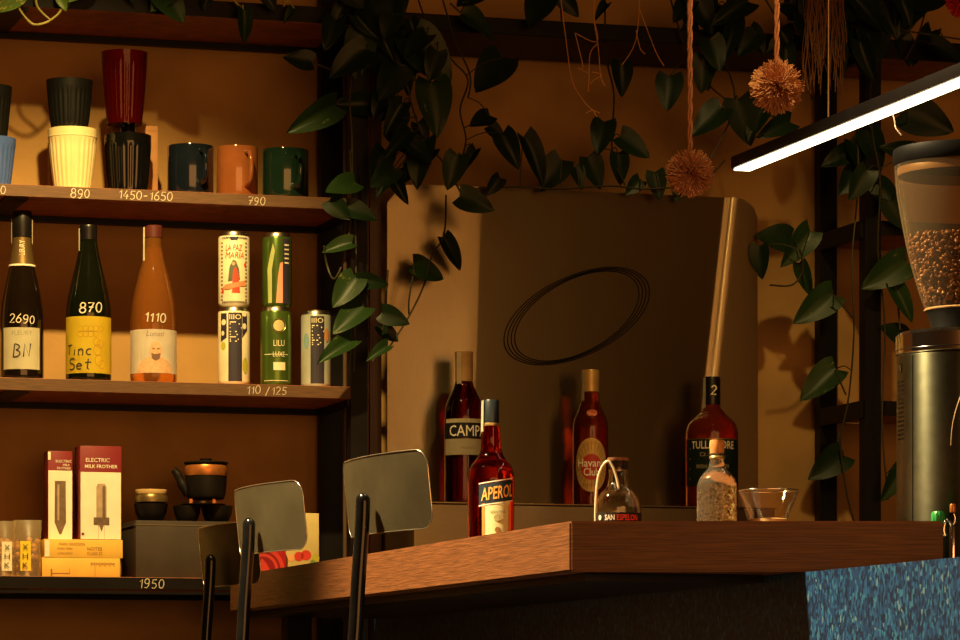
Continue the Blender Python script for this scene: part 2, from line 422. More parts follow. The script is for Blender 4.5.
# ------------------------------------------------------------------ steel back counter and splash panel
LZ = pz(480, 502.5, -.12)
uc0, uc1 = pu(414, -.12), pu(775, -.12)
sc_ = thing('steel_counter', 'brushed steel ledge box carrying the spirit bottles', 'counter'); in_uv(sc_)
obj('body', box(uc0, uc1, -.12, .20, 0, LZ-.004, .003), steel_m, sc_, 30)
obj('ledge_top', box(uc0-.002, uc1+.002, -.122, .20, LZ-.0035, LZ, .001), steel_m, sc_, 30)
sp = thing('steel_splash_panel', 'tall brushed steel splash panel with a drawn oval emblem', 'splash panel'); in_uv(sp)
VM = .07
def panel():
    bm = bmesh.new(); z0 = LZ+.001; NZ = 26; rows = []
    ztop = pz(600, 192, VM)
    uL0 = pu(389, VM); 
    for j in range(NZ+1):
        t = j/NZ; row = []
        bl = pu(471+10*t, VM)                      # left bend
        br = pu(696+34*t, VM)                      # right bend leans outwards
        ue = pu(756, VM)
        us = [(uL0+(bl-uL0)*k/6, 'l') for k in range(6)]
        us += [(bl, 'm'), (bl+.004, 'm')]+[(bl+(br-.05-bl)*k/8, 'm') for k in range(1, 9)]
        us += [(br-.05+.08*k/26, 'b') for k in range(1, 27)]
        us += [(br+.03+(max(ue, br+.05)-br-.03)*k/4, 'r') for k in range(1, 5)]
        acc, last = 0.0, br-.05
        for u_, kd in us:
            v_ = VM
            if kd == 'l': v_ = VM+.07*(bl-u_)
            if u_ > br-.05:
                xm = (u_+last)/2-br
                acc += (u_-last)*(.34*math.exp(-(xm/.009)**2)+.055/(1+math.exp(-xm/.006))); last = u_
                v_ = VM-acc
            top_ = ztop
            d = u_-(ue-.055)
            if d > 0: top_ = ztop-(.055-math.sqrt(max(0, .055**2-d*d)))*.8
            dl = uL0+.05-u_
            if dl > 0: top_ = ztop-(.05-math.sqrt(max(0, .05**2-dl*dl)))*.8
            row.append(bm.verts.new((u_, v_, z0+(top_-z0)*t)))
        rows.append(row)
    for a_, b_ in zip(rows, rows[1:]):
        for i in range(len(a_)-1): bm.faces.new((a_[i], a_[i+1], b_[i+1], b_[i]))
    solid(bm, -.0015)
    bmesh.ops.recalc_face_normals(bm, faces=bm.faces)
    return bm
panel_m = M('brushed_steel_panel', (.50, .42, .25), .30, 1, var=.05, scale=30, stretch=(40, 1, 1), bump=.02, bscale=60)
def aniso(m, a, rough):
    N = m.node_tree.nodes; b = N['Principled BSDF']; b.inputs['Anisotropic'].default_value = a; b.inputs['Anisotropic Rotation'].default_value = .25; b.inputs['Roughness'].default_value = rough
    tg = N.new('ShaderNodeTangent'); tg.direction_type = 'RADIAL'; tg.axis = 'Z'; m.node_tree.links.new(tg.outputs[0], b.inputs['Tangent'])
aniso(panel_m, .85, .29)
obj('sheet', panel(), panel_m, sp, 60)
ring_m = M('emblem_line', (.004, .003, .002), .6, spec=.1)
cu, cz_ = pu(577, VM), pz(577, 316, VM); k_ = YY(577, VM)/F
for n_, (dx, dz, a, b, rot) in enumerate([(0, 0, 80.5, 39.5, 26), (0, 0, 77, 38, 27), (0, 0, 73.5, 36.8, 28), (0, 0, 70, 35.6, 29)]):
    pts = [Vector((cu+x*k_*1.03, VM-.0022, cz_+z*k_)) for x, z in ellipse(dx, dz, a, b, 72, math.radians(rot))]
    bm = bmesh.new(); add_tube(bm, pts+pts[:1], .0011, 5, False)
    obj('emblem_ring', bm, ring_m, sp, 60)

# ------------------------------------------------------------------ things on the shelves
def at_shelf(px, i, v): return W(pu(px, v), v, SZ[i])
def pxprof(prof, px, v, base):
    """(half width px, row px) -> metres above base"""
    k = YY(px, v)/F
    return [(max(hw*k, .0005), max(0, pz(px, y, v)-base)) for hw, y in prof]
def make_bottle(name, label, cat, px, v, base, body, mat, seg=40, group=None, n=4, loc=None, turn=0):
    loc = loc or W(pu(px, v), v, base)
    t = thing(name, label, cat, loc, face_cam(loc)+turn, group)
    pr = pxprof(body, px, v, base); pr[0] = (pr[0][0], 0)
    sm = [(max(r, .0004), z) for r, z in smooth_prof(pr, n)]
    sm[0] = (sm[0][0], 0)
    for i in range(1, len(sm)):
        if sm[i][1] < sm[i-1][1]: sm[i] = (sm[i][0], sm[i-1][1]+1e-5)
    obj('glass_body', lathe(sm, seg), mat, t, 50)
    return t, (lambda y: pz(px, y, v)-base), YY(px, v)/F
def lat(t, name, prof, mat, seg=32, smooth=40): return obj(name, lathe(prof, seg), mat, t, smooth)
def patch(t, name, r, hw_px, k, z0, z1, mat, off=.0007, c=0, parent=None):
    a = math.asin(min(.98, hw_px*k/r)); return obj(name, solid(cyl_patch(r+off, -a+c, a+c, z0, z1), .0003), mat, parent or t, 30)
def ctext(par, s, r, z, width=None, height=None, mat=ink_m, off=.0016, a=0, bold=0, shear=0):
    return obj('lettering', wrap(text_bm(s, width, height, shear, bold), r, off, 0, z, a), mat, par, 0)
def cstroke(par, s, r, z, h, mat, off=.0016, a=0, lw=.1):
    return obj('lettering', wrap(stroke_bm(s, h, lw), r, off, 0, z, a), mat, par, 0)

g_dark = M('dark_bottle_glass', (.007, .004, .002), .05, var=.2, coat=.3)
g_green = M('green_black_glass', (.004, .005, .002), .05, var=.2, coat=.3)
g_rose = M('rose_wine', (.95, .35, .065), .03, trans=.88, ior=1.34, var=.04)
foil_m = M('black_foil', (.006, .005, .005), .35)
gold_m = M('dull_gold_foil', (.45, .32, .12), .35, .7, var=.1)
seal_m = M('paper_seal', (.75, .66, .45), .7)
labely_m = M('yellow_label', (.85, .62, .035), .6, var=.06)
VS = .06
# sparkling wine bottle
t, Z, k = make_bottle('wine_bottle', 'dark sparkling wine bottle with small square cream label marked BN', 'bottle', 22, VS, SZ[2],
    [(20, 382), (21.5, 376), (21.5, 345), (21.5, 322), (20.3, 305), (16.8, 285), (12.6, 266), (10, 250), (9, 236), (9, 214)], g_dark, group='wine bottles on the middle shelf')
r = 21.5*k
lat(t, 'capsule', [(9.6*k, Z(238)), (10.4*k, Z(228)), (10.6*k, Z(215)), (9.4*k, Z(211.5)), (.004, Z(211))], foil_m)
lat(t, 'neck_foil', [(13*k, Z(265)), (10.5*k, Z(250)), (9.5*k, Z(238.2))], M('bronze_foil', (.16, .10, .035), .4, .6, var=.1))
lat(t, 'neck_ring', [(13.5*k, Z(267)), (13.3*k, Z(265.2))], cream_m)
nm = text_bm('FLEURY', 17*k, 5*k)
for v_ in nm.verts: v_.co = (-v_.co.z, 0, v_.co.x)
obj('neck_lettering', wrap(nm, 11*k, .0012, 0, Z(250)), cream_m, t, 0)
lb = patch(t, 'label', r, 17.5, k, Z(371), Z(329.5), cream_m, c=-.03)
ctext(lb, 'FLEURY', r, Z(335), 20*k, None, M('grey_ink', (.4, .36, .25), .7))
cstroke(lb, 'BN', r, Z(352), 13*k, ink_m, lw=.1)
cstroke(t, '2690', r*.985, Z(321), 8.5*k, chalk_m, lw=.11, off=.002)
for s_ in (-1, 1): obj('paper_strip', wrap(flat_poly([(-.002, Z(243)), (.002, Z(245)), (.002, Z(220)), (-.002, Z(220))]), 10.7*k, .0008, 0, 0, s_*1.2), seal_m, t, 0)
# yellow label bottle
t, Z, k = make_bottle('wine_bottle', 'dark green wine bottle with a wide yellow label', 'bottle', 88.5, VS, SZ[2],
    [(21, 383), (22.8, 378), (22.8, 345), (22.8, 320), (22, 305), (17.8, 284), (12.5, 262), (9.2, 246), (8.2, 236), (8.2, 228)], g_green, group='wine bottles on the middle shelf')
r = 22.8*k
lat(t, 'cap', [(8.6*k, Z(240)), (8.8*k, Z(229)), (9*k, Z(227)), (8.4*k, Z(225.5)), (.003, Z(225.3))], foil_m)
lb = patch(t, 'label', r, 22, k, Z(375), Z(318.5), labely_m)
cstroke(lb, 'Tinc', r, Z(352), 10*k, ink_m, a=-.45, lw=.13)
cstroke(lb, 'Set', r, Z(366), 11*k, ink_m, a=-.4, lw=.13)
orn_m = M('label_drawing', (.62, .33, .02), .7)
bm = bmesh.new()
for cx, cz, rr in [(.40, 0, 4), (.52, 6, 3), (.46, -10, 4), (.6, -14, 3), (.35, 8, 3)]:
    pts = [Vector((r*cx+x*k, 0, Z(352)+(cz+z)*k)) for x, z in ellipse(0, 0, rr, rr*1.4, 14)]
    add_tube(bm, pts+pts[:1], .0006, 4, False)
for q in range(9):
    pts = [Vector((r*.1+x*k, 0, Z(331)+z*k)) for x, z in ellipse((q % 5-2)*5, -(q//5)*5, 3, 3, 9)]
    add_tube(bm, pts+pts[:1], .0004, 4, False)
obj('label_drawing', wrap(bm, r, .0012), orn_m, lb, 0)
cstroke(t, '870', r*.97, Z(310), 10*k, chalk_m, lw=.13, off=.003, a=.1)
obj('round_sticker', solid(wrap(flat_poly(ellipse(0, 0, 4*k, 4*k, 16)), 19.5*k, .0014, 0, Z(299)), .0003), seal_m, t, 0)
obj('paper_strip', wrap(flat_poly([(-.003, Z(266)), (.002, Z(264)), (.002, Z(229)), (-.003, Z(229))]), 9.3*k, .002, 0, 0, -1.1), seal_m, t, 0)
# rosé
t, Z, k = make_bottle('wine_bottle', 'clear bottle of orange pink wine with pale portrait label', 'bottle', 153.5, VS, SZ[2],
    [(21, 384), (23.2, 379), (23.2, 350), (23, 322), (21.3, 302), (16.5, 280), (11.5, 262), (9, 248), (8.4, 238), (8.4, 227)], g_rose, group='wine bottles on the middle shelf')
r = 23.2*k
lat(t, 'cap', [(9*k, Z(238)), (9.2*k, Z(228)), (9.2*k, Z(227)), (8*k, Z(225.8)), (.003, Z(225.5))], M('dark_red_cap', (.09, .02, .015), .4))
lat(t, 'cork', [(7*k, Z(248)), (7.2*k, Z(238.3))], M('cork_stopper', (.5, .22, .07), .8))
lb = patch(t, 'label', r, 22.6, k, Z(375), Z(331.5), M('portrait_label', (.88, .80, .68), .6, var=.05))
skin_m = M('portrait_print', (.62, .36, .20), .7, var=.2, scale=200); beard_m = M('portrait_dark', (.16, .08, .045), .7)
def cp(par, nm_, pts, mat, off, a=0, zz=0):
    return obj(nm_, wrap(subdiv_x(flat_poly(pts), .006), r, off, 0, zz, a), mat, par, 0)
a0 = .1
cp(lb, 'print_shoulders', [(-19*k, Z(374.5)), (17*k, Z(374.5)), (16*k, Z(366)), (11*k, Z(361.5)), (4*k, Z(359)), (-5*k, Z(359)), (-13*k, Z(362)), (-18*k, Z(367))], skin_m, .0009, a0)
cp(lb, 'print_head', ellipse(0, Z(352.5), 6*k, 9*k), skin_m, .0012, a0)
cp(lb, 'print_beard', [(-4.6*k, Z(355)), (-2*k, Z(356)), (2*k, Z(356)), (4.6*k, Z(355)), (3.6*k, Z(361)), (0, Z(363)), (-3.6*k, Z(361))], beard_m, .0015, a0)
for s_ in (-1, 1): cp(lb, 'print_eye', ellipse(s_*2.4*k, Z(351), 1.5*k, .8*k, 8), beard_m, .0015, a0)
ctext(lb, 'Lunati', r, Z(336), 18*k, None, M('grey_brown_ink', (.4, .28, .2), .7), a=.08, shear=.3)
cstroke(t, '1110', r*.985, Z(320), 9*k, chalk_m, lw=.13, off=.0025, a=.1)
obj('paper_strip', wrap(flat_poly([(-.004, Z(262)), (.002, Z(262)), (.002, Z(228)), (-.003, Z(228))]), 10*k, .003, 0, 0, -.95), seal_m, t, 0)

# ---- cans
def can(label, px, hw, ytop, ybot, v, base, mat, turn=0):
    loc = W(pu(px, v), v, base); t = thing('drink_can', label, 'can', loc, face_cam(loc)+turn, 'drink cans on the middle shelf')
    k = YY(px, v)/F; h = (pz(px, ytop, v)-base); r = hw*k
    obj('sleeve', lathe([(r*.86, 0), (r*.98, .005), (r, .009), (r, h-.012), (r*.97, h-.009)], 36), mat, t, 40)
    obj('lid', lathe([(r*.97, h-.0088), (r*.88, h-.003), (r*.88, h), (r*.82, h), (r*.80, h-.003), (.003, h-.003)], 36), alu_m, t, 40)
    return t, r, h, k
zc2 = pz(234, 308, VS)
n_m = M('navy_print', (.03, .025, .045), .5); can_cream = M('can_cream', (.85, .76, .52), .4, .1); redp_m = M('red_print', (.62, .06, .02), .5)
def cpr(par, nm_, r, pts, mat, off=.0009, a=0):
    return obj(nm_, wrap(subdiv_x(flat_poly(pts), .006), r, off, 0, 0, a), mat, par, 0)
def rect(x0, x1, z0, z1): return [(x0, z0), (x1, z0), (x1, z1), (x0, z1)]
def dark_strip(t, r, h, k, a, words=True):
    c0 = 7*k
    cpr(t, 'dark_panel', r, rect(-c0, c0, .008, h-.013), n_m, .0005, a)
    ctext(t, 'IIIO', r, h-.022, 11.5*k, 5*k, can_cream, off=.001, a=a)
    bm = bmesh.new()
    for q, (w_, y_) in enumerate([(6, .034), (10, .038), (12, .046), (7, .054), (8, .060), (6, .065), (9, .070), (7, .074)]):
        x0 = -5.5*k; vs = [bm.verts.new((x, 0, h-z)) for x, z in ((x0, y_), (x0+w_*k, y_), (x0+w_*k, y_-.0022), (x0, y_-.0022))]; bm.faces.new(vs)
    obj('fine_print', wrap(bm, r, .001, 0, 0, a), can_cream, t, 0)
# lower left
t, r, h, k = can('drink can with dark stripe over cream and navy blotches, under the red figure can', 234, 16, 308, 384, VS, SZ[2], can_cream)
dark_strip(t, r, h, k, .08)
olive_m = M('olive_print', (.45, .42, .04), .5)
cpr(t, 'print_patch', r, [(-15*k, h*.55), (-7.5*k, h*.6), (-7.5*k, h-.014), (-15*k, h-.014)], n_m, .0004)
cpr(t, 'print_patch', r, [(8.6*k, h*.6), (15*k, h*.7), (15*k, h-.014), (8.6*k, h-.014)], n_m, .0004)
for x, z, a_, b_ in [(-11, .8, 3, 3), (-12, .66, 2, 2.5), (11, .9, 3, 2), (11, .75, 2.5, 3)]:
    cpr(t, 'print_blotch', r, [(p_[0], p_[1]) for p_ in ellipse(x*k, z*h, a_*k, b_*k, 10)], can_cream, .0008)
for x, z, a_, b_ in [(-11.5, .5, 3, 4), (12, .25, 3.4, 8)]:
    cpr(t, 'print_blotch', r, ellipse(x*k, z*h, a_*k, b_*k, 12), olive_m, .0008)
zA = SZ[2]+h+.0003
# upper left
t, r, h, k = can('cream drink can with red cloaked figure and banner', 234, 15.7, 233, 307, VS, zA, can_cream)
cpr(t, 'print_plate', r, rect(-3.5*k, 3.5*k, h-.019, h-.012), n_m)
ctext(t, 'LA PAZ', r, h*.78, 17*k, 6*k, redp_m, off=.001, a=0, shear=.2)
ctext(t, 'MARIA', r, h*.68, 19*k, 6*k, redp_m, off=.001, a=.05, shear=.2)
cpr(t, 'print_cloak', r, [(-6*k, h*.33), (6*k, h*.35), (5*k, h*.5), (2*k, h*.6), (-1*k, h*.62), (-4.5*k, h*.52)], M('cloak_print', (.10, .11, .08), .5), .0008)
cpr(t, 'print_robe', r, [(-2*k, h*.18), (6*k, h*.18), (4*k, h*.45), (1.5*k, h*.53), (-1*k, h*.47)], redp_m, .0011)
cpr(t, 'print_face', r, ellipse(-.5*k, h*.565, 1.6*k, 2*k, 10), skin_m, .0014)
cpr(t, 'print_banner', r, [(-13*k, h*.24), (-8*k, h*.29), (0, h*.31), (12*k, h*.35), (13*k, h*.28), (2*k, h*.25), (-7*k, h*.22)], M('banner_print', (.75, .25, .12), .5), .0014)
for s_ in (-1, 1):
    cpr(t, 'print_heart', r, ellipse(s_*12*k, h*(.55 if s_ > 0 else .2), 1.6*k, 2.5*k, 8), redp_m, .0008)
bm = bmesh.new()
for q in range(14):
    for zz in (.007, h-.016):
        x = (-13+q*2)*k; bm.faces.new([bm.verts.new(c_) for c_ in ((x, 0, zz), (x+1.2*k, 0, zz), (x+2*k, 0, zz+.004), (x+.8*k, 0, zz+.004))])
for q in range(16):
    for s_ in (-1, 1):
        x = s_*13.2*k; zz = .012+q*(h-.03)/16; bm.faces.new([bm.verts.new(c_) for c_ in ((x-k, 0, zz), (x+k, 0, zz), (x+k, 0, zz+.0035), (x-k, 0, zz+.0035))])
obj('border_print', wrap(bm, r, .0008), n_m, t, 0)
# lower middle
green_can = M('can_green', (.10, .17, .03), .25, .6, var=.2, scale=12)
t, r, h, k = can('dark green drink can with round gold seal and white letters', 276, 15.5, 308, 385, VS, SZ[2], green_can)
bm = bmesh.new(); pts = [Vector((3*k+x, 0, h*.76+z)) for x, z in ellipse(0, 0, 7*k, 7*k, 26)]; add_tube(bm, pts+pts[:1], .0006, 4, False)
obj('seal_ring', wrap(bm, r, .0008), gold_m, t, 0)
cpr(t, 'seal', r, ellipse(3*k, h*.76, 5.6*k, 5.6*k, 20), M('seal_gold', (.62, .52, .26), .4, .3), .0008)
ctext(t, 'LILU', r, h*.54, 11*k, 6*k, can_cream, off=.001, a=.2); ctext(t, 'LUXE', r, h*.40, 12*k, 5*k, can_cream, off=.001, a=.2)
cpr(t, 'label_block', r, rect(-2.5*k, 9.5*k, h*.2, h*.3), can_cream, .0008)
for zz in (.03, .36): cpr(t, 'label_line', r, rect(-13*k, 13*k, h*zz+.006, h*zz+.0072), can_cream, .0006)
zB = SZ[2]+h+.0003
# upper middle
t, r, h, k = can('green drink can with pink figure and black side panel', 277, 14.8, 234, 308, VS, zB, green_can)
cpr(t, 'dark_panel', r, rect(6*k, 14.5*k, .006, h-.013), n_m, .0005)
pink_m = M('pink_print', (.72, .32, .20), .5)
cpr(t, 'print_figure', r, [(-1*k, .007), (5.8*k, .007), (5.8*k, h*.6), (3*k, h*.58), (1*k, h*.4)], pink_m, .0008)
cpr(t, 'print_tree', r, [(-9*k, .007), (-5*k, .007), (-5*k, h*.5), (-2*k, h*.75), (-4*k, h*.85), (-7*k, h*.7), (-10*k, h*.5)], M('pale_green_print', (.42, .45, .16), .5), .0008)
for zz in range(5): cpr(t, 'label_line', r, rect(7.5*k, 13*k, h*(.58+zz*.06), h*(.60+zz*.06)), can_cream, .001)
# right can
t, r, h, k = can('pale blue drink can with dark stripe, standing alone beside the post', 316, 15, 311.5, 386, VS, SZ[2], M('can_pale_blue', (.55, .58, .50), .35, .3, var=.25, scale=9))
dark_strip(t, r, h, k, .1)
cpr(t, 'print_blotch', r, ellipse(11.5*k, h*.68, 3*k, 7*k, 14), M('orange_print', (.62, .25, .07), .5), .0008)
cpr(t, 'print_blotch', r, ellipse(-10.5*k, h*.6, 3.5*k, 8*k, 14), M('teal_print', (.22, .36, .38), .5), .0008)

# ---- cups and mugs on the upper shelf
def cup(name, label, px, v, base, prof, mat, flute=.05, nfl=26, fz=None, group='reusable cups on the upper shelf', wall=.0022, up=True):
    loc = W(pu(px, v), v, base); t = thing(name, label, 'cup', loc, face_cam(loc), group)
    pr = pxprof(prof, px, v, base); pr[0] = (pr[0][0], 0)
    sm = smooth_prof(pr, 5); h = sm[-1][1]
    inner = [(max(.002, r-wall), max(z, .004)) for r, z in reversed(sm)]
    f0, f1 = h*.04, h*.80
    obj('cup_body', lathe(sm, 104, flute, nfl, (f0, f1)), mat, t, 60) if False else None
    bm = lathe(sm+inner, 104, flute, nfl, (f0, f1)); obj('cup_body', bm, mat, t, 60)
    return t, h, sm[-1][0], (lambda y: pz(px, y, v)-base)
VC = .07
creamcup = M('cream_ceramic', (.66, .55, .28), .35, var=.05)
blackcup = M('black_rubber', (.005, .005, .004), .5, spec=.15)
redglass = M('red_plastic', (.12, .003, .002), .08, trans=.75, ior=1.3, var=.1)
blackglass = M('black_plastic', (.003, .003, .003), .10, coat=.4)
bluecup = M('blue_ceramic', (.05, .10, .32), .4)
t, h, rt, Z = cup('fluted_cup', 'cream fluted cup with a black cup standing on it', 72.5, VC, SZ[1], [(18.5, 190), (20, 180), (22.5, 160), (24.2, 140), (24.6, 130)], creamcup)
lat(t, 'rim_line', [(rt*1.004, h*.86), (rt*1.012, h*.87), (rt*1.006, h*.88)], creamcup)
obj('cup_lid', lathe([(rt*.94, h*.99), (rt*.94, h+.001), (.003, h+.001)], 40), creamcup, t)
zz = SZ[1]+h+.0015
cup('fluted_cup', 'black fluted cup stacked on the cream cup', 69.5, VC, zz, [(18, 131), (20, 118), (22, 98), (23.2, 81)], blackcup)
t, h, rt, Z = cup('fluted_cup', 'glossy black fluted cup with a red cup standing above it', 128, VC, SZ[1], [(19, 191), (21, 178), (22.6, 158), (23.3, 146), (23.2, 136)], blackglass)
obj('cup_lid', lathe([(rt*.96, h-.001), (rt*.96, h+.001), (.016, h+.001), (.015, h+.022), (.002, h+.022)], 40), blackglass, t)
zz = SZ[1]+h+.0225
cup('fluted_cup', 'tall translucent red fluted cup on top of the black one', 124.5, VC, zz, [(17.5, 125), (19, 110), (21.5, 80), (23.2, 53)], redglass)
t, h, rt, Z = cup('fluted_cup', 'blue cup at the shelf end under a black cup', -9, VC, SZ[1], [(19, 187), (21, 175), (24, 150), (25, 139)], bluecup)
obj('cup_lid', lathe([(rt*.94, h-.001), (rt*.94, h+.001), (.003, h+.001)], 40), bluecup, t)
cup('fluted_cup', 'black cup stacked on the blue cup', -11, VC, SZ[1]+h+.0015, [(18, 138), (20, 120), (22, 100), (23, 87)], blackcup)
def kraft(label, px0, px1, ytop, v0, v1, i, mat):
    u0, u1 = pu(px0, v0), pu(px1, v0); uc, vc = (u0+u1)/2, (v0+v1)/2
    t = thing('carton_box', label, 'box', W(uc, vc, SZ[i]), TH, 'kraft cartons behind the cups')
    h = pz((px0+px1)/2, ytop, v0)-SZ[i]; a, b = (u1-u0)/2, (v1-v0)/2
    obj('carton', box(-a, a, -b, b, 0, h, .0012), mat, t, 30)
    obj('flap_seam', box(-a*.98, a*.98, -b-.0004, -b, h*.93, h*.935), brownprint_m, t, 0)
    return t, h, a, b
kraft('dark brown carton behind the cream cup', 52, 88, 140, .135, .19, 1, M('brown_carton', (.20, .08, .03), .8))
kraft('orange brown carton behind the glossy black cup', 112, 158, 125, .135, .19, 1, kraft_m)
def mug(label, px, hw, ytop, mat):
    v = .07; base = SZ[1]; loc = W(pu(px, v), v, base); k = YY(px, v)/F
    t = thing('mug', label, 'mug', loc, face_cam(loc), 'glazed mugs on the upper shelf')
    h = pz(px, ytop, v)-base; r = hw*k
    obj('mug_body', lathe([(r*.90, 0), (r*.97, .002), (r, .006), (r, h-.003), (r*.985, h), (r*.95, h), (r*.93, h-.003), (r*.92, .006), (.003, .005)], 48), mat, t, 50)
    a = math.radians(-64)      # handle points towards the room, to the right
    d = Vector((math.cos(a), math.sin(a), 0)); bm = bmesh.new()
    pts = spline([d*(r*.97)+Vector((0, 0, h*.86)), d*(r+.016)+Vector((0, 0, h*.84)), d*(r+.024)+Vector((0, 0, h*.6)), d*(r+.018)+Vector((0, 0, h*.3)), d*(r*.97)+Vector((0, 0, h*.2))], 5)
    add_tube(bm, pts, .0052, 10); obj('handle', bm, mat, t, 60)
mug('navy glazed mug with tan inside rim, next to the orange one', 190.5, 23, 146.5, M('navy_glaze', (.005, .008, .013), .08, coat=.5))
mug('orange brown glazed mug between the navy and green ones', 237, 21, 148, M('orange_glaze', (.24, .075, .022), .1, coat=.5))
mug('dark green glazed mug nearest the post', 285, 23.5, 150.5, M('green_glaze', (.007, .022, .013), .08, coat=.5))

# ---- lower shelf
def carton(name, label, px0, px1, ytop, v0, dep, base, mat, group=None, rot=0):
    u0, u1 = pu(px0, v0), pu(px1, v0); a = (u1-u0)/2; b = dep/2
    t = thing(name, label, 'box', W((u0+u1)/2, v0+b, base), TH+rot, group)
    h = pz((px0+px1)/2, ytop, v0)-base
    obj('carton', box(-a, a, -b, b, 0, h, .0008), mat, t, 30)
    return t, a, b, h
def face_bm(par, nm_, pts, mat, b, off=.0006): return obj(nm_, wrap(flat_poly(pts), None, off, 0, 0, 0, b), mat, par, 0)
V3 = .05; k3 = YY(80, V3)/F
t, a, b, h = carton('flat_carton', 'flat yellow carton lying on the shelf, lower of two', 42, 120, 558, V3, .13, SZ[3], yellow_m, 'flat yellow cartons')
ctext_f = lambda par, s, w_, x, z, b, mat, hh=None, bold=0: obj('lettering', wrap(text_bm(s, w_, hh, 0, bold), None, .001, x, z, 0, b), mat, par, 0)
ctext_f(t, '\u25a0\u25a0\u25a0\u25a0\u25a0' if False else 'MMMMM', 24*k3, a*.55, h*.68, b, brownprint_m, 4*k3)
for x0, x1, z0, z1 in [(-.75, -.3, .18, .22), (-.3, -.29, .18, .45), (-.78, -.74, .05, .42), (.35, .36, .05, .55)]:
    face_bm(t, 'print_line', rect(a*x0, a*x1, h*z0, h*z1), brownprint_m, b)
z_ = SZ[3]+h+.0004
t, a, b, h = carton('flat_carton', 'flat yellow carton with printed text, stacked on the other', 44, 122.5, 539.5, V3, .13, z_, yellow_m, 'flat yellow cartons', .01)
ctext_f(t, 'PARK NOODEN', 26*k3, -a*.3, h*.75, b, brownprint_m)
for s_, x, z in [('MARK PON', -.48, .5), ('NOTES', .28, .5), ('LORA DON', -.48, .24), ('FLOES 23', .28, .24)]: ctext_f(t, s_, 15*k3, a*x, h*z, b, brownprint_m)
face_bm(t, 'white_corner_label', rect(-a*.99, -a*.87, h*.05, h*.95), white_m, b, .0003)
z_ += h+.0006
maroon_m = M('maroon_card', (.20, .012, .018), .45, var=.1); greyp = M('frother_print', (.16, .10, .06), .6, var=.3, scale=60); greyl = M('frother_print_light', (.42, .30, .20), .6, var=.2, scale=60)
def frother(label, px0, px1, ytop, v0, dep, split, small):
    t, a, b, h = carton('frother_box', label, px0, px1, ytop, v0, dep, z_, maroon_m, 'milk frother boxes')
    k = YY(px0, v0)/F; hz = h*split
    face_bm(t, 'white_panel', rect(-a*.97, a*.97, .001, hz), white_m, b, .0003)
    zc = hz*.52
    if small:
        ctext_f(t, 'ELECTRIC', 16*k, a*.28, hz+(h-hz)*.48, b, white_m); ctext_f(t, 'MILK', 7*k, a*.5, hz+(h-hz)*.29, b, white_m); ctext_f(t, 'FROTHER', 14*k, a*.3, hz+(h-hz)*.12, b, white_m)
        face_bm(t, 'corner_tab', rect(-a, -a*.78, h*.9, h*.99), white_m, b, .0004)
        face_bm(t, 'picture_frother', [(-5.5*k, hz*.85), (5.5*k, hz*.85), (5.8*k, hz*.25), (1*k, hz*.08), (-1*k, hz*.08), (-5.8*k, hz*.25)], greyp, b)
        face_bm(t, 'picture_highlight', rect(-3*k, -1*k, hz*.28, hz*.8), greyl, b, .001)
    else:
        ctext_f(t, 'ELECTRIC', 24*k, -a*.15, hz+(h-hz)*.46, b, white_m); ctext_f(t, 'MILK FROTHER', 33*k, a*.02, hz+(h-hz)*.22, b, white_m, None, .01)
        x0 = a*.03
        face_bm(t, 'picture_frother', [(x0-5.2*k, hz*.3)]+[(x0-5.2*k, hz*.78), (x0-3.5*k, hz*.83), (x0+3.5*k, hz*.83), (x0+5.2*k, hz*.78)]+[(x0+5.2*k, hz*.3)], greyl, b)
        face_bm(t, 'picture_shade', rect(x0+1*k, x0+4*k, hz*.3, hz*.8), greyp, b, .001)
        face_bm(t, 'picture_base', [(x0-8*k, hz*.33), (x0+8*k, hz*.33), (x0+8*k, hz*.22), (x0+2.5*k, hz*.22), (x0, hz*.12), (x0-2.5*k, hz*.22), (x0-8*k, hz*.22)], greyp, b, .0012)
        for s_ in (-1, 1): face_bm(t, 'picture_wire', rect(x0+s_*3*k-.0004, x0+s_*3*k+.0004, hz*.01, hz*.22), greyl, b, .0008)
        face_bm(t, 'small_mark', rect(-a*.93, -a*.8, hz*.06, hz*.1), maroon_m, b, .0009)
frother('narrow maroon and white milk frother box', 48, 72.5, 451, .09, .05, .78, True)
frother('wide maroon and white milk frother box with pictured frother', 80, 121.5, 446, .06, .06, .72, False)
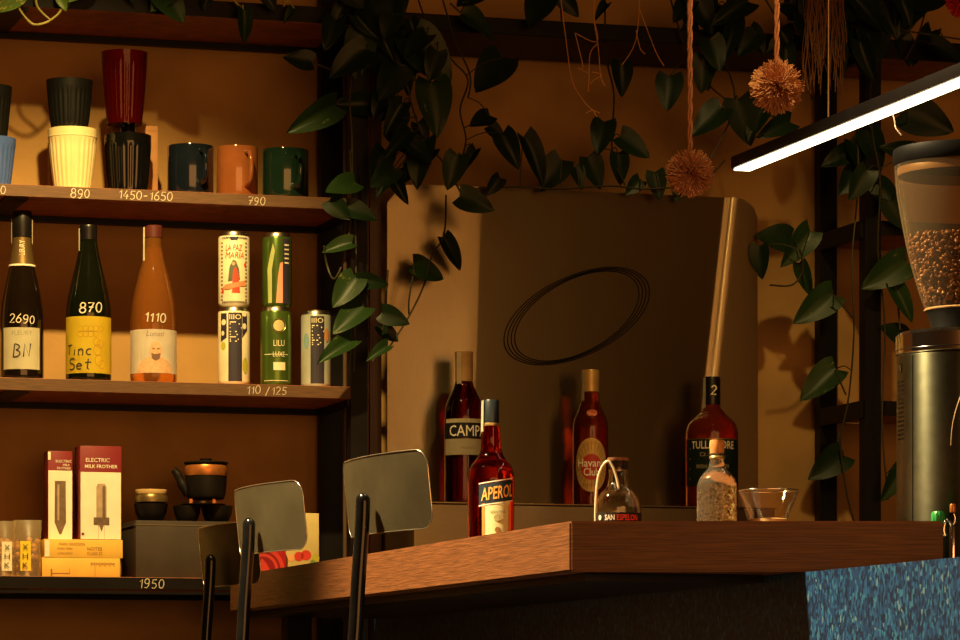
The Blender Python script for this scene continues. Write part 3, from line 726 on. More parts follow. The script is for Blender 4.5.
# plastic bags / jars at the left end
def cylpack(name, label, cat, px, hw, ytop, v, group):
    loc = W(pu(px, v), v, SZ[3]); t = thing(name, label, cat, loc, face_cam(loc), group); k = YY(px, v)/F
    h = pz(px, ytop, v)-SZ[3]
    return t, hw*k, h, k
bagm = thin_glass('clear_bag', (.97, .86, .60), .16, .15, .22)
tea_m = M('amber_contents', (.55, .27, .05), .7, var=.4, scale=40)
for px, hw, yt, lab, txts in [(3, 13, 521, 'clear bag of amber sweets with pale label, at the end of shelf', None),
                              (27, 14, 520, 'clear bag of amber sweets with yellow written label, beside the yellow cartons', 1)]:
    t, r, h, k = cylpack('snack_bag', lab, 'bag', px, hw, yt, .06, 'clear snack bags')
    bm = bmesh.new(); rows = []
    for j in range(9):
        z = h*j/8; fl = max(.06, 1-max(0, j-3)/5.2); n = 28; row = []
        for i in range(n):
            a = 2*PI*i/n; w_ = r*(1+.04*math.sin(3*a+j)); row.append(bm.verts.new((w_*math.cos(a), w_*fl*math.sin(a), z)))
        rows.append(row)
    for A_, B_ in zip(rows, rows[1:]):
        for i in range(28): bm.faces.new((A_[i], A_[(i+1) % 28], B_[(i+1) % 28], B_[i]))
    bm.faces.new(rows[0][::-1]); bm.faces.new(rows[-1])
    obj('bag_film', bm, bagm, t, 60)
    bm = bmesh.new()
    for q in range(46):
        rr = r*.75*math.sqrt(random.random()); a = random.random()*6.28; zz = .008+random.random()*h*.58
        f_ = 1 if zz < h*.35 else .55
        bmesh.ops.create_icosphere(bm, subdivisions=1, radius=.0075, matrix=Matrix.Translation((rr*math.cos(a), rr*f_*math.sin(a), zz)))
    c_ = obj('contents', bm, tea_m, t, 60); c_['kind'] = 'stuff'
    lab_o = obj('label', wrap(flat_poly(rect(-5*k, 5*k, h*.1, h*.62)), r, .002, 0, 0, -.1 if txts else .3), labely_m if txts else cream_m, t, 0)
    for zz, s_ in ((.52, 'X'), (.36, 'H'), (.2, 'K')): ctext(lab_o, s_, r, h*zz, 5*k, 5*k, ink_m, off=.003, a=-.1 if txts else .3)
# grey card box and tea set
gcb = M('grey_card_box', (.045, .03, .02), .7, var=.15)
t, a, b, h = carton('tea_set_box', 'dark grey cardboard box with tea set on top', 136, 240, 521, .03, .16, SZ[3], gcb)
obj('lid_edge', box(-a-.001, a+.001, -b-.001, b+.001, h-.010, h-.0085), M('box_edge', (.16, .11, .07), .7), t, 0)
zb = SZ[3]+h+.0005
clay = M('black_clay', (.008, .006, .005), .5, var=.3, spec=.2); copper = M('copper_band', (.55, .19, .05), .35, .6, var=.2, scale=60); brass = M('brass_rim', (.55, .38, .14), .3, .9)
def bowl(label, px, hw, ytop, v=.10):
    loc = W(pu(px, v), v, zb); k = YY(px, v)/F; h = pz(px, ytop, v)-zb; r = hw*k
    t = thing('tea_cup', label, 'cup', loc, 0, 'black clay tea cups')
    obj('cup_body', lathe([(r*.62, 0), (r*.75, .003), (r*.92, h*.5), (r, h), (r*.94, h), (r*.84, h*.5), (.003, .005)], 36), clay, t, 50)
    obj('foot_ring', lathe([(r*.6, 0), (r*.6, .0025), (r*.5, .0025), (r*.5, 0)], 30), clay, t, 50)
    return loc, h, r, k
loc, h1, r1, k1 = bowl('black clay tea cup under the lidded brass jar', 151, 17, 504, .06)
t = thing('lidded_jar', 'squat brass jar with pale wooden lid', 'jar', loc+Vector((0, 0, h1+.0004)), 0)
hj = pz(150, 490, .06)-loc.z-h1
obj('jar_body', lathe([(r1*.7, 0), (r1*.98, .003), (r1*1.0, hj*.45), (r1*.9, hj*.66)], 36), M('dark_brass', (.23, .15, .06), .35, .7, var=.2), t, 50)
obj('wooden_lid', lathe([(r1*.92, hj*.67), (r1*.94, hj*.70), (r1*.94, hj*.97), (r1*.9, hj), (.003, hj)], 36), M('pale_wood', (.62, .42, .18), .6), t, 50)
b2 = bowl('black clay tea cup under the teapot spout', 187, 14, 506, .06)
b3 = bowl('black clay tea cup beside the stool backrest', 217, 16, 506, .06)
# tray and warmer, then teapot
vt = .10; kt = YY(202, vt)/F; zt = zb+b3[1]+.0004
t = thing('tea_tray', 'thin black tray resting on the tea cups with brass burner', 'tray', W(pu(203, .06), .06, zt), TH)
obj('tray_plate', lathe([(.002, 0), (.045, 0), (.047, .002), (.047, .003), (.002, .003)], 36), clay, t)
obj('brass_burner', lathe([(.018, .0032), (.019, .009), (.016, .010), (.002, .010)], 24), brass, t)
bm = bmesh.new()
for q in range(4):
    a_ = q*PI/2+.5; add_box(bm, -.003+.034*math.cos(a_), .003+.034*math.cos(a_), -.003+.034*math.sin(a_), .003+.034*math.sin(a_), .0031, .0125)
obj('burner_legs', bm, copper, t, 0)
base = zt+.0128; px = 206; v = .06; loc = W(pu(px, v), v, base)
t = thing('teapot', 'small black clay teapot with copper band and spout', 'teapot', loc, face_cam(loc))
Z = lambda y: pz(px, y, v)-base; k = YY(px, v)/F
y0 = 497.0
hp = Z(464)
obj('pot_body', lathe(smooth_prof([(.030, 0), (.0385, .003), (.0425, hp*.35), (.044, hp*.75), (.0435, hp)], 4), 44), clay, t, 50)
obj('copper_band', lathe([(.0441, hp*.66), (.0449, hp*.68), (.0449, hp*.93), (.0440, hp*.95)], 44), copper, t, 40)
obj('pot_lid', lathe([(.046, hp), (.047, hp+.002), (.045, hp+.004), (.02, hp+.006), (.012, hp+.007), (.013, hp+.011), (.002, hp+.012)], 36), clay, t, 40)
bm = bmesh.new(); add_tube(bm, spline([(-.036, 0, hp*.15), (-.050, 0, hp*.45), (-.060, 0, hp*.72), (-.068, 0, hp*.84)], 4), [.011]*5+[.009]*4+[.0075]*4, 12); obj('spout', bm, clay, t, 60)
bm = bmesh.new(); add_tube(bm, spline([(.02, .04, hp*.8), (.03, .062, hp*.7), (.028, .062, hp*.35), (.02, .038, hp*.25)], 4), .005, 10); obj('handle', bm, clay, t, 60)
# red packet and fruit carton near the right end of the lower shelf
redm = M('red_card', (.40, .010, .015), .5, var=.1); redl = M('red_rings', (.62, .045, .03), .5); redd = M('red_dark', (.25, .005, .01), .5)
t, a, b, h = carton('red_packet', 'red packet printed with concentric rings', 252, 286, 546, .03, .06, SZ[3], redm)
k = YY(268, .03)/F
zc = h*.30; xc = -a*.36
for q, (rr, mt) in enumerate([(22, redl), (18, redd), (15.5, redl), (12.5, redd)]):
    pts = [(min(max(x, -a), a), min(max(z, .001), h-.001)) for x, z in ellipse(xc, zc, rr*k, rr*k, 40)]
    face_bm(t, 'ring_print', pts, mt, b, .0003*(q+1))
face_bm(t, 'drop_print', [(xc-9*k, zc-2*k), (xc-6*k, zc-9*k), (xc+3*k, zc-10*k), (xc+8*k, zc-3*k), (xc+4*k, zc+5*k), (xc-1*k, zc+11*k), (xc-5*k, zc+5*k)], redl, b, .0016)
t, a, b, h = carton('fruit_carton', 'pale yellow carton printed with red fruit and leaves', 284, 319, 513, .05, .07, SZ[3], M('pale_yellow_card', (.60, .48, .20), .6, var=.1))
for x, z, rr, mt in [(-.15, .35, 5, redl), (.25, .37, 5.5, redl), (-.6, .33, 4, M('peach_print', (.8, .4, .15), .6)), (.8, .33, 4, olive_m), (.65, .26, 3, M('green_print', (.15, .25, .05), .6))]:
    face_bm(t, 'fruit_print', ellipse(a*x, h*z, rr*k, rr*k*.95, 16), mt, b)

# ------------------------------------------------------------------ spirit bottles
g_camp = M('deep_red_liqueur', (.20, .008, .012), .04, trans=1, ior=1.36, var=.1)
g_aper = M('bright_red_liqueur', (.90, .035, .012), .03, trans=1, ior=1.36, var=.05)
g_rum = M('amber_rum', (.42, .05, .012), .03, trans=.92, ior=1.36, var=.1)
g_whis = M('amber_whiskey', (.60, .07, .015), .03, trans=.88, ior=1.36, var=.1)
g_clear = M('clear_glass', (.93, .90, .80), .04, trans=1, ior=1.45, var=.02)
VB = -.03
# red bitter
t, Z, k = make_bottle('spirit_bottle', 'tall dark red bitter bottle with white banner label on ledge', 'bottle', 464, VB, LZ,
    [(18, 508), (19.6, 503), (19.6, 470), (19.6, 425), (18, 405), (13, 393), (9.3, 384), (8.5, 375), (8.5, 353)], g_camp)
r = 19.6*k
lat(t, 'cap', [(8.8*k, Z(383)), (9*k, Z(377)), (9*k, Z(356)), (9.3*k, Z(355)), (9.3*k, Z(352)), (.003, Z(351.5))], M('tan_cap', (.42, .24, .09), .5, var=.2))
obj('paper_strip', solid(wrap(flat_poly(rect(-2.5*k, 2.5*k, Z(389), Z(353))), 9.3*k, .0008, 0, 0, -.55), .0003), seal_m, t, 0)
lb = patch(t, 'blue_banner', r, 19, k, Z(439), Z(424), M('navy_banner', (.02, .02, .03), .5))
patch(t, 'upper_band', r, 17.5, k, Z(424), Z(420), seal_m); patch(t, 'lower_label', r, 18.5, k, Z(456), Z(440), M('bitter_label', (.55, .47, .32), .6), c=.05)
ctext(lb, 'CAMPARI', r, Z(432), 50*k, 11*k, white_m, bold=0, a=.5)
ctext(t, 'MILANO', r, Z(449), 14*k, None, M('faint_ink', (.3, .2, .12), .6), a=.2)
# orange-red aperitif on the oak bar
YA = 6.4; la = P(491, 400, YA); la.z = ZT+.0002
k = YA/F
t = thing('spirit_bottle', 'bright red aperitif bottle with slanted dark blue banner on oak bar', 'bottle', la, face_cam(la))
Zc = lambda y: CZ+(HY-y)/F*YA-la.z
pr = [(21*k, 0), (22.6*k, .006), (23*k, Zc(530)), (23.6*k, Zc(490)), (23.6*k, Zc(478)), (21*k, Zc(467)), (14*k, Zc(458)), (10.5*k, Zc(449)), (9.6*k, Zc(436)), (8*k, Zc(423)), (7.8*k, Zc(402))]
obj('glass_body', lathe(smooth_prof(pr, 4), 44), g_aper, t, 50)
r = 23.6*k
lat(t, 'cap', [(8.2*k, Zc(423)), (8.4*k, Zc(421)), (8.4*k, Zc(402)), (7.6*k, Zc(400)), (.003, Zc(399.6))], M('dark_blue_cap', (.012, .02, .025), .4))
lat(t, 'clear_neck_band', [(8.35*k, Zc(426)), (8.6*k, Zc(424.5)), (8.35*k, Zc(423.2))], gold_m)
obj('paper_strip', solid(wrap(flat_poly([(-3*k, Zc(432)), (1.5*k, Zc(432)), (2*k, Zc(401)), (-1.5*k, Zc(401))]), 9.6*k, .0015, 0, 0, -1.0), .0003), seal_m, t, 0)
def slant(bm, sl, x0=0):
    for q in bm.verts: q.co.z += (q.co.x-x0)*sl
    return bm
a_l = .28
bl = obj('blue_banner', solid(wrap(slant(subdiv_x(flat_poly(rect(-19*k, 19*k, Zc(504), Zc(483.5))), .004), .16), r, .0008, 0, 0, a_l), .0003), M('aper_blue', (.012, .03, .045), .45), t, 30)
for y in (504.6, 482.6): obj('banner_line', wrap(slant(subdiv_x(flat_poly(rect(-19*k, 19*k, Zc(y), Zc(y-1))), .004), .16), r, .0012, 0, 0, a_l), white_m, bl, 0)
obj('lettering', wrap(slant(text_bm('APEROL', 34*k, 13*k, .1, .015), .16), r, .0018, 0, Zc(493.5), a_l+.02), M('orange_letter', (.85, .42, .10), .5), bl, 0)
wl = obj('white_label', solid(wrap(subdiv_x(flat_poly([(-15*k, .012), (15*k, .012), (15*k, Zc(499)), (-15*k, Zc(507))]), .004), r, .0005, 0, 0, a_l), .0003), M('lime_label', (.72, .70, .38), .6), t, 30)
for s_ in (-1, 1): obj('label_border', wrap(subdiv_x(flat_poly(rect(s_*14*k-1.6*k, s_*14*k+1.6*k, .012, Zc(505))), .004), r, .0009, 0, 0, a_l), M('orange_border', (.8, .22, .04), .5), wl, 0)
ctext(wl, 'APERITIVO', r, Zc(513), 16*k, None, M('green_ink', (.1, .16, .06), .6), off=.0014, a=a_l)
obj('label_crest', wrap(flat_poly(ellipse(0, Zc(519), 4*k, 3*k, 14)), r, .0014, 0, 0, a_l), M('crest_print', (.45, .40, .18), .6), wl, 0)
obj('label_seal', wrap(flat_poly(ellipse(0, Zc(531), 3*k, 3*k, 14)), r, .0014, 0, 0, a_l), brownprint_m, wl, 0)
# rum
t, Z, k = make_bottle('spirit_bottle', 'amber rum bottle with round gold label and red centre', 'bottle', 590.5, VB, LZ,
    [(16, 512), (17.8, 507), (17.8, 470), (17.8, 430), (16.5, 420), (12.5, 411), (9.6, 403), (8.3, 394), (8, 385), (8, 372)], g_rum)
r = 17.8*k
lat(t, 'cap', [(8.5*k, Z(392)), (8.6*k, Z(384)), (8.9*k, Z(379)), (8.9*k, Z(372)), (8.4*k, Z(370)), (.003, Z(369.6))], M('gold_cap', (.50, .30, .10), .4, .4, var=.15))
obj('paper_strip', solid(wrap(flat_poly(rect(-2.5*k, 2*k, Z(404), Z(371))), 9*k, .0008, 0, 0, -.95), .0003), seal_m, t, 0)
lb = obj('round_label', solid(wrap(subdiv_x(flat_poly(ellipse(0, Z(466), 17.4*k, 27*k, 36)), .004), r, .0007, 0, 0, .05), .0003), M('gold_label', (.52, .31, .09), .5, .2, var=.15, scale=80), t, 30)
bm = bmesh.new()
for q in range(24):
    th = 2*PI*q/24; c_, s_ = math.cos(th), math.sin(th)
    add_tube(bm, [Vector((c_*11*k, 0, Z(466)+s_*15*k)), Vector((c_*16*k, 0, Z(466)+s_*24*k))], .0005, 4)
obj('label_rays', wrap(bm, r, .0012, 0, 0, .05), M('gold_dark', (.26, .13, .03), .5), lb, 0)
obj('red_disc', wrap(subdiv_x(flat_poly(ellipse(0, Z(468), 10.5*k, 13*k, 26)), .004), r, .0014, 0, 0, .05), M('rum_red', (.45, .03, .02), .5), lb, 0)
ctext(lb, 'Havana', r, Z(464), 27*k, 8*k, white_m, off=.0024, a=.05, bold=.012); ctext(lb, 'Club', r, Z(473), 15*k, 8*k, white_m, off=.0024, a=.05, bold=.012)
ctext(lb, 'ESPECIAL', r, Z(486), 16*k, None, brownprint_m, off=.002, a=.05)
obj('neck_emblem', wrap(flat_poly(ellipse(0, Z(414), 5*k, 3.5*k, 16)), 14*k, .003, 0, 0, .1), M('neck_red', (.5, .12, .04), .5), t, 0)
# whiskey
t, Z, k = make_bottle('spirit_bottle', 'broad whiskey bottle with dark green label and black cap', 'bottle', 712, VB+.01, LZ,
    [(24, 514), (26, 508), (26.2, 480), (26.2, 440), (25.8, 431), (23, 423), (15, 415), (9.5, 409), (7.5, 402), (7.3, 379)], g_whis)
r = 26.2*k
lat(t, 'cap', [(8.2*k, Z(405)), (8.4*k, Z(403)), (8.4*k, Z(379)), (7.8*k, Z(377)), (.003, Z(376.6))], foil_m)
cstroke(t, '2', 8.4*k, Z(391), 9*k, seal_m, a=.2, off=.001, lw=.16)
obj('paper_strip', solid(wrap(flat_poly([(-3*k, Z(412)), (2*k, Z(412)), (2*k, Z(378)), (-2*k, Z(378))]), 9*k, .001, 0, 0, -.95), .0003), seal_m, t, 0)
lb = patch(t, 'label', r, 25.4, k, Z(487), Z(441), M('dark_green_label', (.012, .028, .022), .5), c=.02)
patch(t, 'label_top_line', r, 25.4, k, Z(441), Z(440), gold_m, c=.02)
ctext(lb, 'TULLAMORE', r, Z(446.5), 46*k, 8*k, M('label_cream', (.70, .58, .36), .6), a=.04, bold=.015)
ctext(lb, 'D.E.W.', r, Z(456), 26*k, 4*k, M('label_dim', (.3, .25, .15), .6), a=.04); ctext(lb, 'IRISH WHISKEY', r, Z(468), 34*k, 4*k, M('label_dim', (.3, .25, .15), .6), a=.04)
for y in (450, 460, 470, 480): obj('label_dot', wrap(flat_poly(ellipse(0, Z(y), 1.2*k, 1.2*k, 8)), r, .0015, 0, 0, -.95), gold_m, lb, 0)

# ------------------------------------------------------------------ small things on the oak bar
def onbar(name, label, cat, px, Y, group=None):
    l_ = P(px, 500, Y); l_.z = ZT+.0002
    t = thing(name, label, cat, l_, face_cam(l_), group)
    return t, Y/F, (lambda y: CZ+(HY-y)/F*Y-l_.z)
# decanter with wire handle
t, k, Z = onbar('glass_decanter', 'small round glass decanter with black band and bent wire handle', 'decanter', 618, 5.55)
outer = smooth_prof([(20*k, 0), (23*k, Z(526)), (23.6*k, Z(514)), (22.5*k, Z(503)), (18*k, Z(494)), (12*k, Z(488)), (10*k, Z(480)), (9.4*k, Z(470)), (10.4*k, Z(461))], 4)
outer[0] = (18*k, 0)
inner = [(max(.002, r_-.0022), max(z_, .004)) for r_, z_ in reversed(outer)]
obj('glass_body', lathe(outer+inner, 44), g_clear, t, 60)
obj('stopper', lathe([(8*k, Z(470)), (9*k, Z(463)), (10.6*k, Z(460)), (10.6*k, Z(458)), (.003, Z(457.6))], 30), M('stopper_brown', (.22, .10, .05), .4), t)
obj('neck_tag', solid(wrap(flat_poly([(-5*k, Z(472)), (5*k, Z(472)), (5*k, Z(484)), (0, Z(487)), (-5*k, Z(484))]), 11*k, .001), .0004), ink_m, t, 0)
bd = obj('black_band', solid(cyl_patch(23.5*k+.0004, -1.4, 1.4, .002, Z(513.5), 24), .0003), ink_m, t, 30)
ctext(bd, 'ESPELON', 23.6*k, Z(518.5), 22*k, 6*k, M('red_letter', (.75, .05, .03), .5), a=.42, bold=.02); ctext(bd, 'SAN', 23.6*k, Z(518.5), 10*k, 5.5*k, white_m, a=-.35, bold=.02)
obj('band_mark', wrap(flat_poly(ellipse(0, Z(518.5), 1.8*k, 2.6*k, 10)), 23.6*k, .0015, 0, 0, -.82), white_m, bd, 0)
bm = bmesh.new()
add_tube(bm, spline([(-22.5*k, -.012, .0), (-22*k, -.012, Z(500)), (-19*k, -.012, Z(475)), (-11*k, -.014, Z(462)), (-5*k, -.016, Z(468)), (-1*k, -.017, Z(480)), (1*k, -.018, Z(491))], 6), .0021, 8)
obj('wire_handle', bm, M('pale_wire', (.80, .72, .50), .3, .3), t, 60)
obj('pour_tip', lathe([(.004, 0), (.003, .008), (.0015, .01)], 10), chrome_m, t).location = (-5*k, -.018, Z(490))
# textured clear bottle
t, k, Z = onbar('dasher_bottle', 'small dimpled clear glass bottle with cork stopper', 'bottle', 717, 5.6)
body = smooth_prof([(18.5*k, 0), (20*k, .004), (20*k, Z(500)), (19.6*k, Z(485)), (15*k, Z(475)), (9*k, Z(468)), (7*k, Z(460)), (6.8*k, Z(452))], 4)
from mathutils import noise as mnoise
gt = M('dimpled_glass', (.95, .90, .72), .03, trans=.96, ior=1.42, var=.05)
fine = []
for (r0_, z0_), (r1_, z1_) in zip(body, body[1:]):
    n_ = max(1, int(math.hypot(r1_-r0_, z1_-z0_)/.0016)); fine += [(r0_+(r1_-r0_)*q/n_, z0_+(z1_-z0_)*q/n_) for q in range(n_)]
bm = lathe(fine+[body[-1]], 128)
for v_ in bm.verts:
    if .003 < v_.co.z < Z(470):
        d_ = mnoise.voronoi(v_.co*190)[0]; v_.co.xy *= 1+.05*(.45-d_[0])
obj('glass_body', bm, gt, t, 60)
obj('cork_stopper', lathe([(6.6*k, Z(455)), (7.2*k, Z(451)), (7.6*k, Z(444)), (7*k, Z(440)), (.003, Z(439.6))], 24), M('cork_amber', (.55, .24, .07), .6, var=.3, scale=90), t)
obj('neck_collar', lathe([(7.2*k, Z(459)), (7.9*k, Z(457.5)), (7.2*k, Z(456))], 24), gold_m, t)
# glass dripper
t, k, Z = onbar('glass_server', 'low flared glass bowl with spout and pale base', 'bowl', 769, 5.6)
dm = thin_glass('server_glass', (.98, .93, .82), .10, .03)
obj('bowl_wall', lathe([(17*k, Z(523)), (18*k, Z(520)), (30*k, Z(492)), (31*k, Z(490.5)), (30*k, Z(490.5)), (17.5*k, Z(519))], 48, cap=False), dm, t, 60)
obj('base_disc', lathe([(17*k, 0), (19*k, .003), (19*k, Z(519.5)), (15*k, Z(518.5)), (.003, Z(518.5))], 40), M('amber_base', (.62, .42, .2), .25, var=.1), t)
bm = bmesh.new(); add_tube(bm, [Vector(p_) for p_ in ((-27*k, -.006, Z(496)), (-24*k, -.008, Z(503)), (-18.5*k, -.01, Z(519)))], [.0035, .0045, .0045], 10); obj('spout', bm, dm, t, 60)
bm = bmesh.new(); pts = [Vector((x, y, Z(490.5))) for x, y in ellipse(0, 0, 30.6*k, 30.6*k, 48)]; add_tube(bm, pts+pts[:1], .0009, 6, False); obj('rim', bm, chrome_m, t, 60)

# ------------------------------------------------------------------ coffee grinder
YG = 5.45; lg = P(965, 500, YG); lg.z = .9722; k = YG/F
gr = thing('coffee_grinder', 'black coffee grinder with clear bean hopper and steel ring', 'grinder', lg, face_cam(lg))
Zg = lambda y: CZ+(HY-y)/F*YG-lg.z
gbody = M('grinder_paint', (.12, .125, .085), .32, 1, var=.1, scale=60)
aniso(gbody, .85, .38)
obj('body', lathe([(66*k, 0), (68*k, .004), (68*k, Zg(358)), (67*k, Zg(357))], 64), gbody, gr, 40)
obj('steel_band', lathe([(67*k, Zg(356.8)), (69.2*k, Zg(355)), (69.2*k, Zg(337)), (66*k, Zg(333.5)), (40*k, Zg(331)), (.003, Zg(331))], 64), chrome_m, gr, 40)
obj('band_groove', lathe([(69.3*k, Zg(352)), (69.5*k, Zg(351.5)), (69.3*k, Zg(351))], 64), blackg_m, gr, 40)
obj('hopper_collar', lathe([(33*k, Zg(330.8)), (35*k, Zg(322)), (38.5*k, Zg(312)), (39.5*k, Zg(310)), (.003, Zg(310))], 48), blackmat_m, gr, 40)
hop = thin_glass('hopper_plastic', (.95, .80, .55), .12, .05, .05)
hp_ = smooth_prof([(39.8*k, Zg(309.5)), (46*k, Zg(292)), (56*k, Zg(257)), (63*k, Zg(223)), (68.5*k, Zg(190)), (70.4*k, Zg(166))], 4)
obj('hopper', lathe(hp_, 64, cap=False), hop, gr, 60)
bm = lathe([(40.4*k, Zg(311)), (41*k, Zg(309.8)), (40.2*k, Zg(309))], 48, cap=False); obj('hopper_seam', bm, M('amber_seam', (.5, .3, .12), .4), gr, 40)
obj('hopper_lid', lathe([(70.6*k, Zg(166)), (71.5*k, Zg(165)), (72*k, Zg(153)), (71*k, Zg(150)), (.003, Zg(150)), (.003, Zg(158)), (66*k, Zg(158)), (69.5*k, Zg(166))], 64, cap=False), blackmat_m, gr, 40)
obj('lid_inner_ring', lathe([(67*k, Zg(176)), (67.5*k, Zg(168)), (66.5*k, Zg(166.2)), (66*k, Zg(176))], 64, cap=False), M('inner_ring', (.12, .07, .04), .4), gr, 40)
# vent slots and emblem on the side facing the bar
for q in range(14):
    z = Zg(383+q*4.4); a = -1.22
    bm = solid(cyl_patch(68.2*k, a-.12, a+.14, z-.0016, z+.0014, 5), .0008)
    obj('vent_slot', bm, blackg_m, gr, 0)
obj('side_emblem', solid(wrap(flat_poly(ellipse(0, Zg(370), 3.2*k, 5*k, 16)), 68.2*k, .0008, 0, 0, -1.2), .0004), blackg_m, gr, 0)
obj('body_seam', solid(cyl_patch(68.2*k, -.86, -.845, 0.004, Zg(358.5), 2), .0006), blackg_m, gr, 0)
bm = bmesh.new(); add_tube(bm, [wv for wv in [Vector((math.sin(-.2+.012*q)*68.6*k, -math.cos(-.2+.012*q)*68.6*k, Zg(450-14*math.sqrt(q)))) for q in range(16)]], .0012, 6); obj('fork_trim', bm, M('trim_bronze', (.35, .25, .14), .4, .5), gr, 60)
# beans
def rad_at(z):
    for (r0, z0), (r1, z1) in zip(hp_, hp_[1:]):
        if z0 <= z <= z1: return r0+(r1-r0)*(z-z0)/(z1-z0)
    return hp_[0][0]
bm = bmesh.new(); zl, zh = Zg(306), Zg(240); rnd = random.Random(3)
tpl = bmesh.new(); bmesh.ops.create_icosphere(tpl, subdivisions=2, radius=1)
tv = [v_.co.copy() for v_ in tpl.verts]; tf = [[v_.index for v_ in f_.verts] for f_ in tpl.faces]; tpl.free()
verts, faces = [], []
def bean(p_):
    rot = Matrix.Rotation(rnd.random()*6.28, 3, Vector((rnd.gauss(0, 1), rnd.gauss(0, 1), rnd.gauss(0, 1))).normalized())
    o_ = len(verts)
    for c_ in tv:
        x, y, z = c_.x*.0056, c_.y*.0040, c_.z*.0030
        if z > 0 and abs(y) < .0011: z *= .55
        verts.append(tuple(p_+rot @ Vector((x, y, z))))
    for f_ in tf: faces.append([i+o_ for i in f_])
for q in range(900):
    z = zl+(zh-zl)*rnd.random()**.8; rr = rad_at(z)-.0068
    a = rnd.random()*2*PI
    rr *= 1 if rnd.random() < .75 else math.sqrt(rnd.random())
    bean(Vector((rr*math.cos(a), rr*math.sin(a), z)))
for q in range(260):
    a = rnd.random()*2*PI; rr = (rad_at(zh)-.007)*math.sqrt(rnd.random()); bean(Vector((rr*math.cos(a), rr*math.sin(a), zh+.004*rnd.random()+.008*(1-rr/rad_at(zh)))))
me = bpy.data.meshes.new('coffee_beans'); me.from_pydata(verts, [], faces)
bo = obj('coffee_beans', me, M('roasted_bean', (.11, .042, .018), .38, var=.5, scale=120), None, 60)
bo.location = lg; bo.rotation_euler = (0, 0, face_cam(lg)); tag(bo, 'roasted brown coffee beans filling the clear hopper', 'coffee beans', None, 'stuff')

# ------------------------------------------------------------------ bits at the right end of the bar: green bottle, tap
Yb = 5.32; lt = P(938, 517, Yb); lt.z = .9722; k = Yb/F; Zt = lambda y: CZ+(HY-y)/F*Yb-.9722
t = thing('small_bottle', 'small bottle with bright green cap beside the grinder', 'bottle', lt, face_cam(lt))
obj('bottle_body', lathe([(.009, 0), (.010, .003), (.010, Zt(527)), (.006, Zt(523))], 24), M('dark_plastic', (.02, .03, .02), .4), t)
obj('green_cap', lathe([(.0095, Zt(523.5)), (.0105, Zt(522)), (.0105, Zt(514)), (.008, Zt(511.5)), (.002, Zt(511))], 24, .08, 12), M('green_cap', (.02, .30, .07), .35), t)
Yb = 5.08; lt = P(953, 517, Yb); lt.z = .9722; Zt = lambda y: CZ+(HY-y)/F*Yb-.9722; k = Yb/F
t = thing('chrome_tap', 'small chrome tap with copper knob at the end of the bar', 'tap', lt, face_cam(lt))
obj('tap_stem', lathe([(.010, 0), (.010, .004), (.005, .006), (.005, Zt(527)), (.003, Zt(524))], 20), chrome_m, t)
bm = bmesh.new(); add_tube(bm, spline([(0, 0, Zt(530)), (-.004, -.004, Zt(522)), (-.010, -.008, Zt(521)), (-.013, -.01, Zt(530)), (-.011, -.01, Zt(536))], 5), .0024, 8); obj('spout', bm, chrome_m, t, 60)
bm = bmesh.new(); add_tube(bm, spline([(0, 0, Zt(527)), (.003, 0, Zt(519)), (.001, 0, Zt(514))], 4), .0016, 8); obj('lever', bm, chrome_m, t, 60)
obj('knob', lathe([(.0042, Zt(512.5)), (.0046, Zt(511)), (.0046, Zt(505)), (.004, Zt(504)), (.001, Zt(503.8))], 16), copper, t)

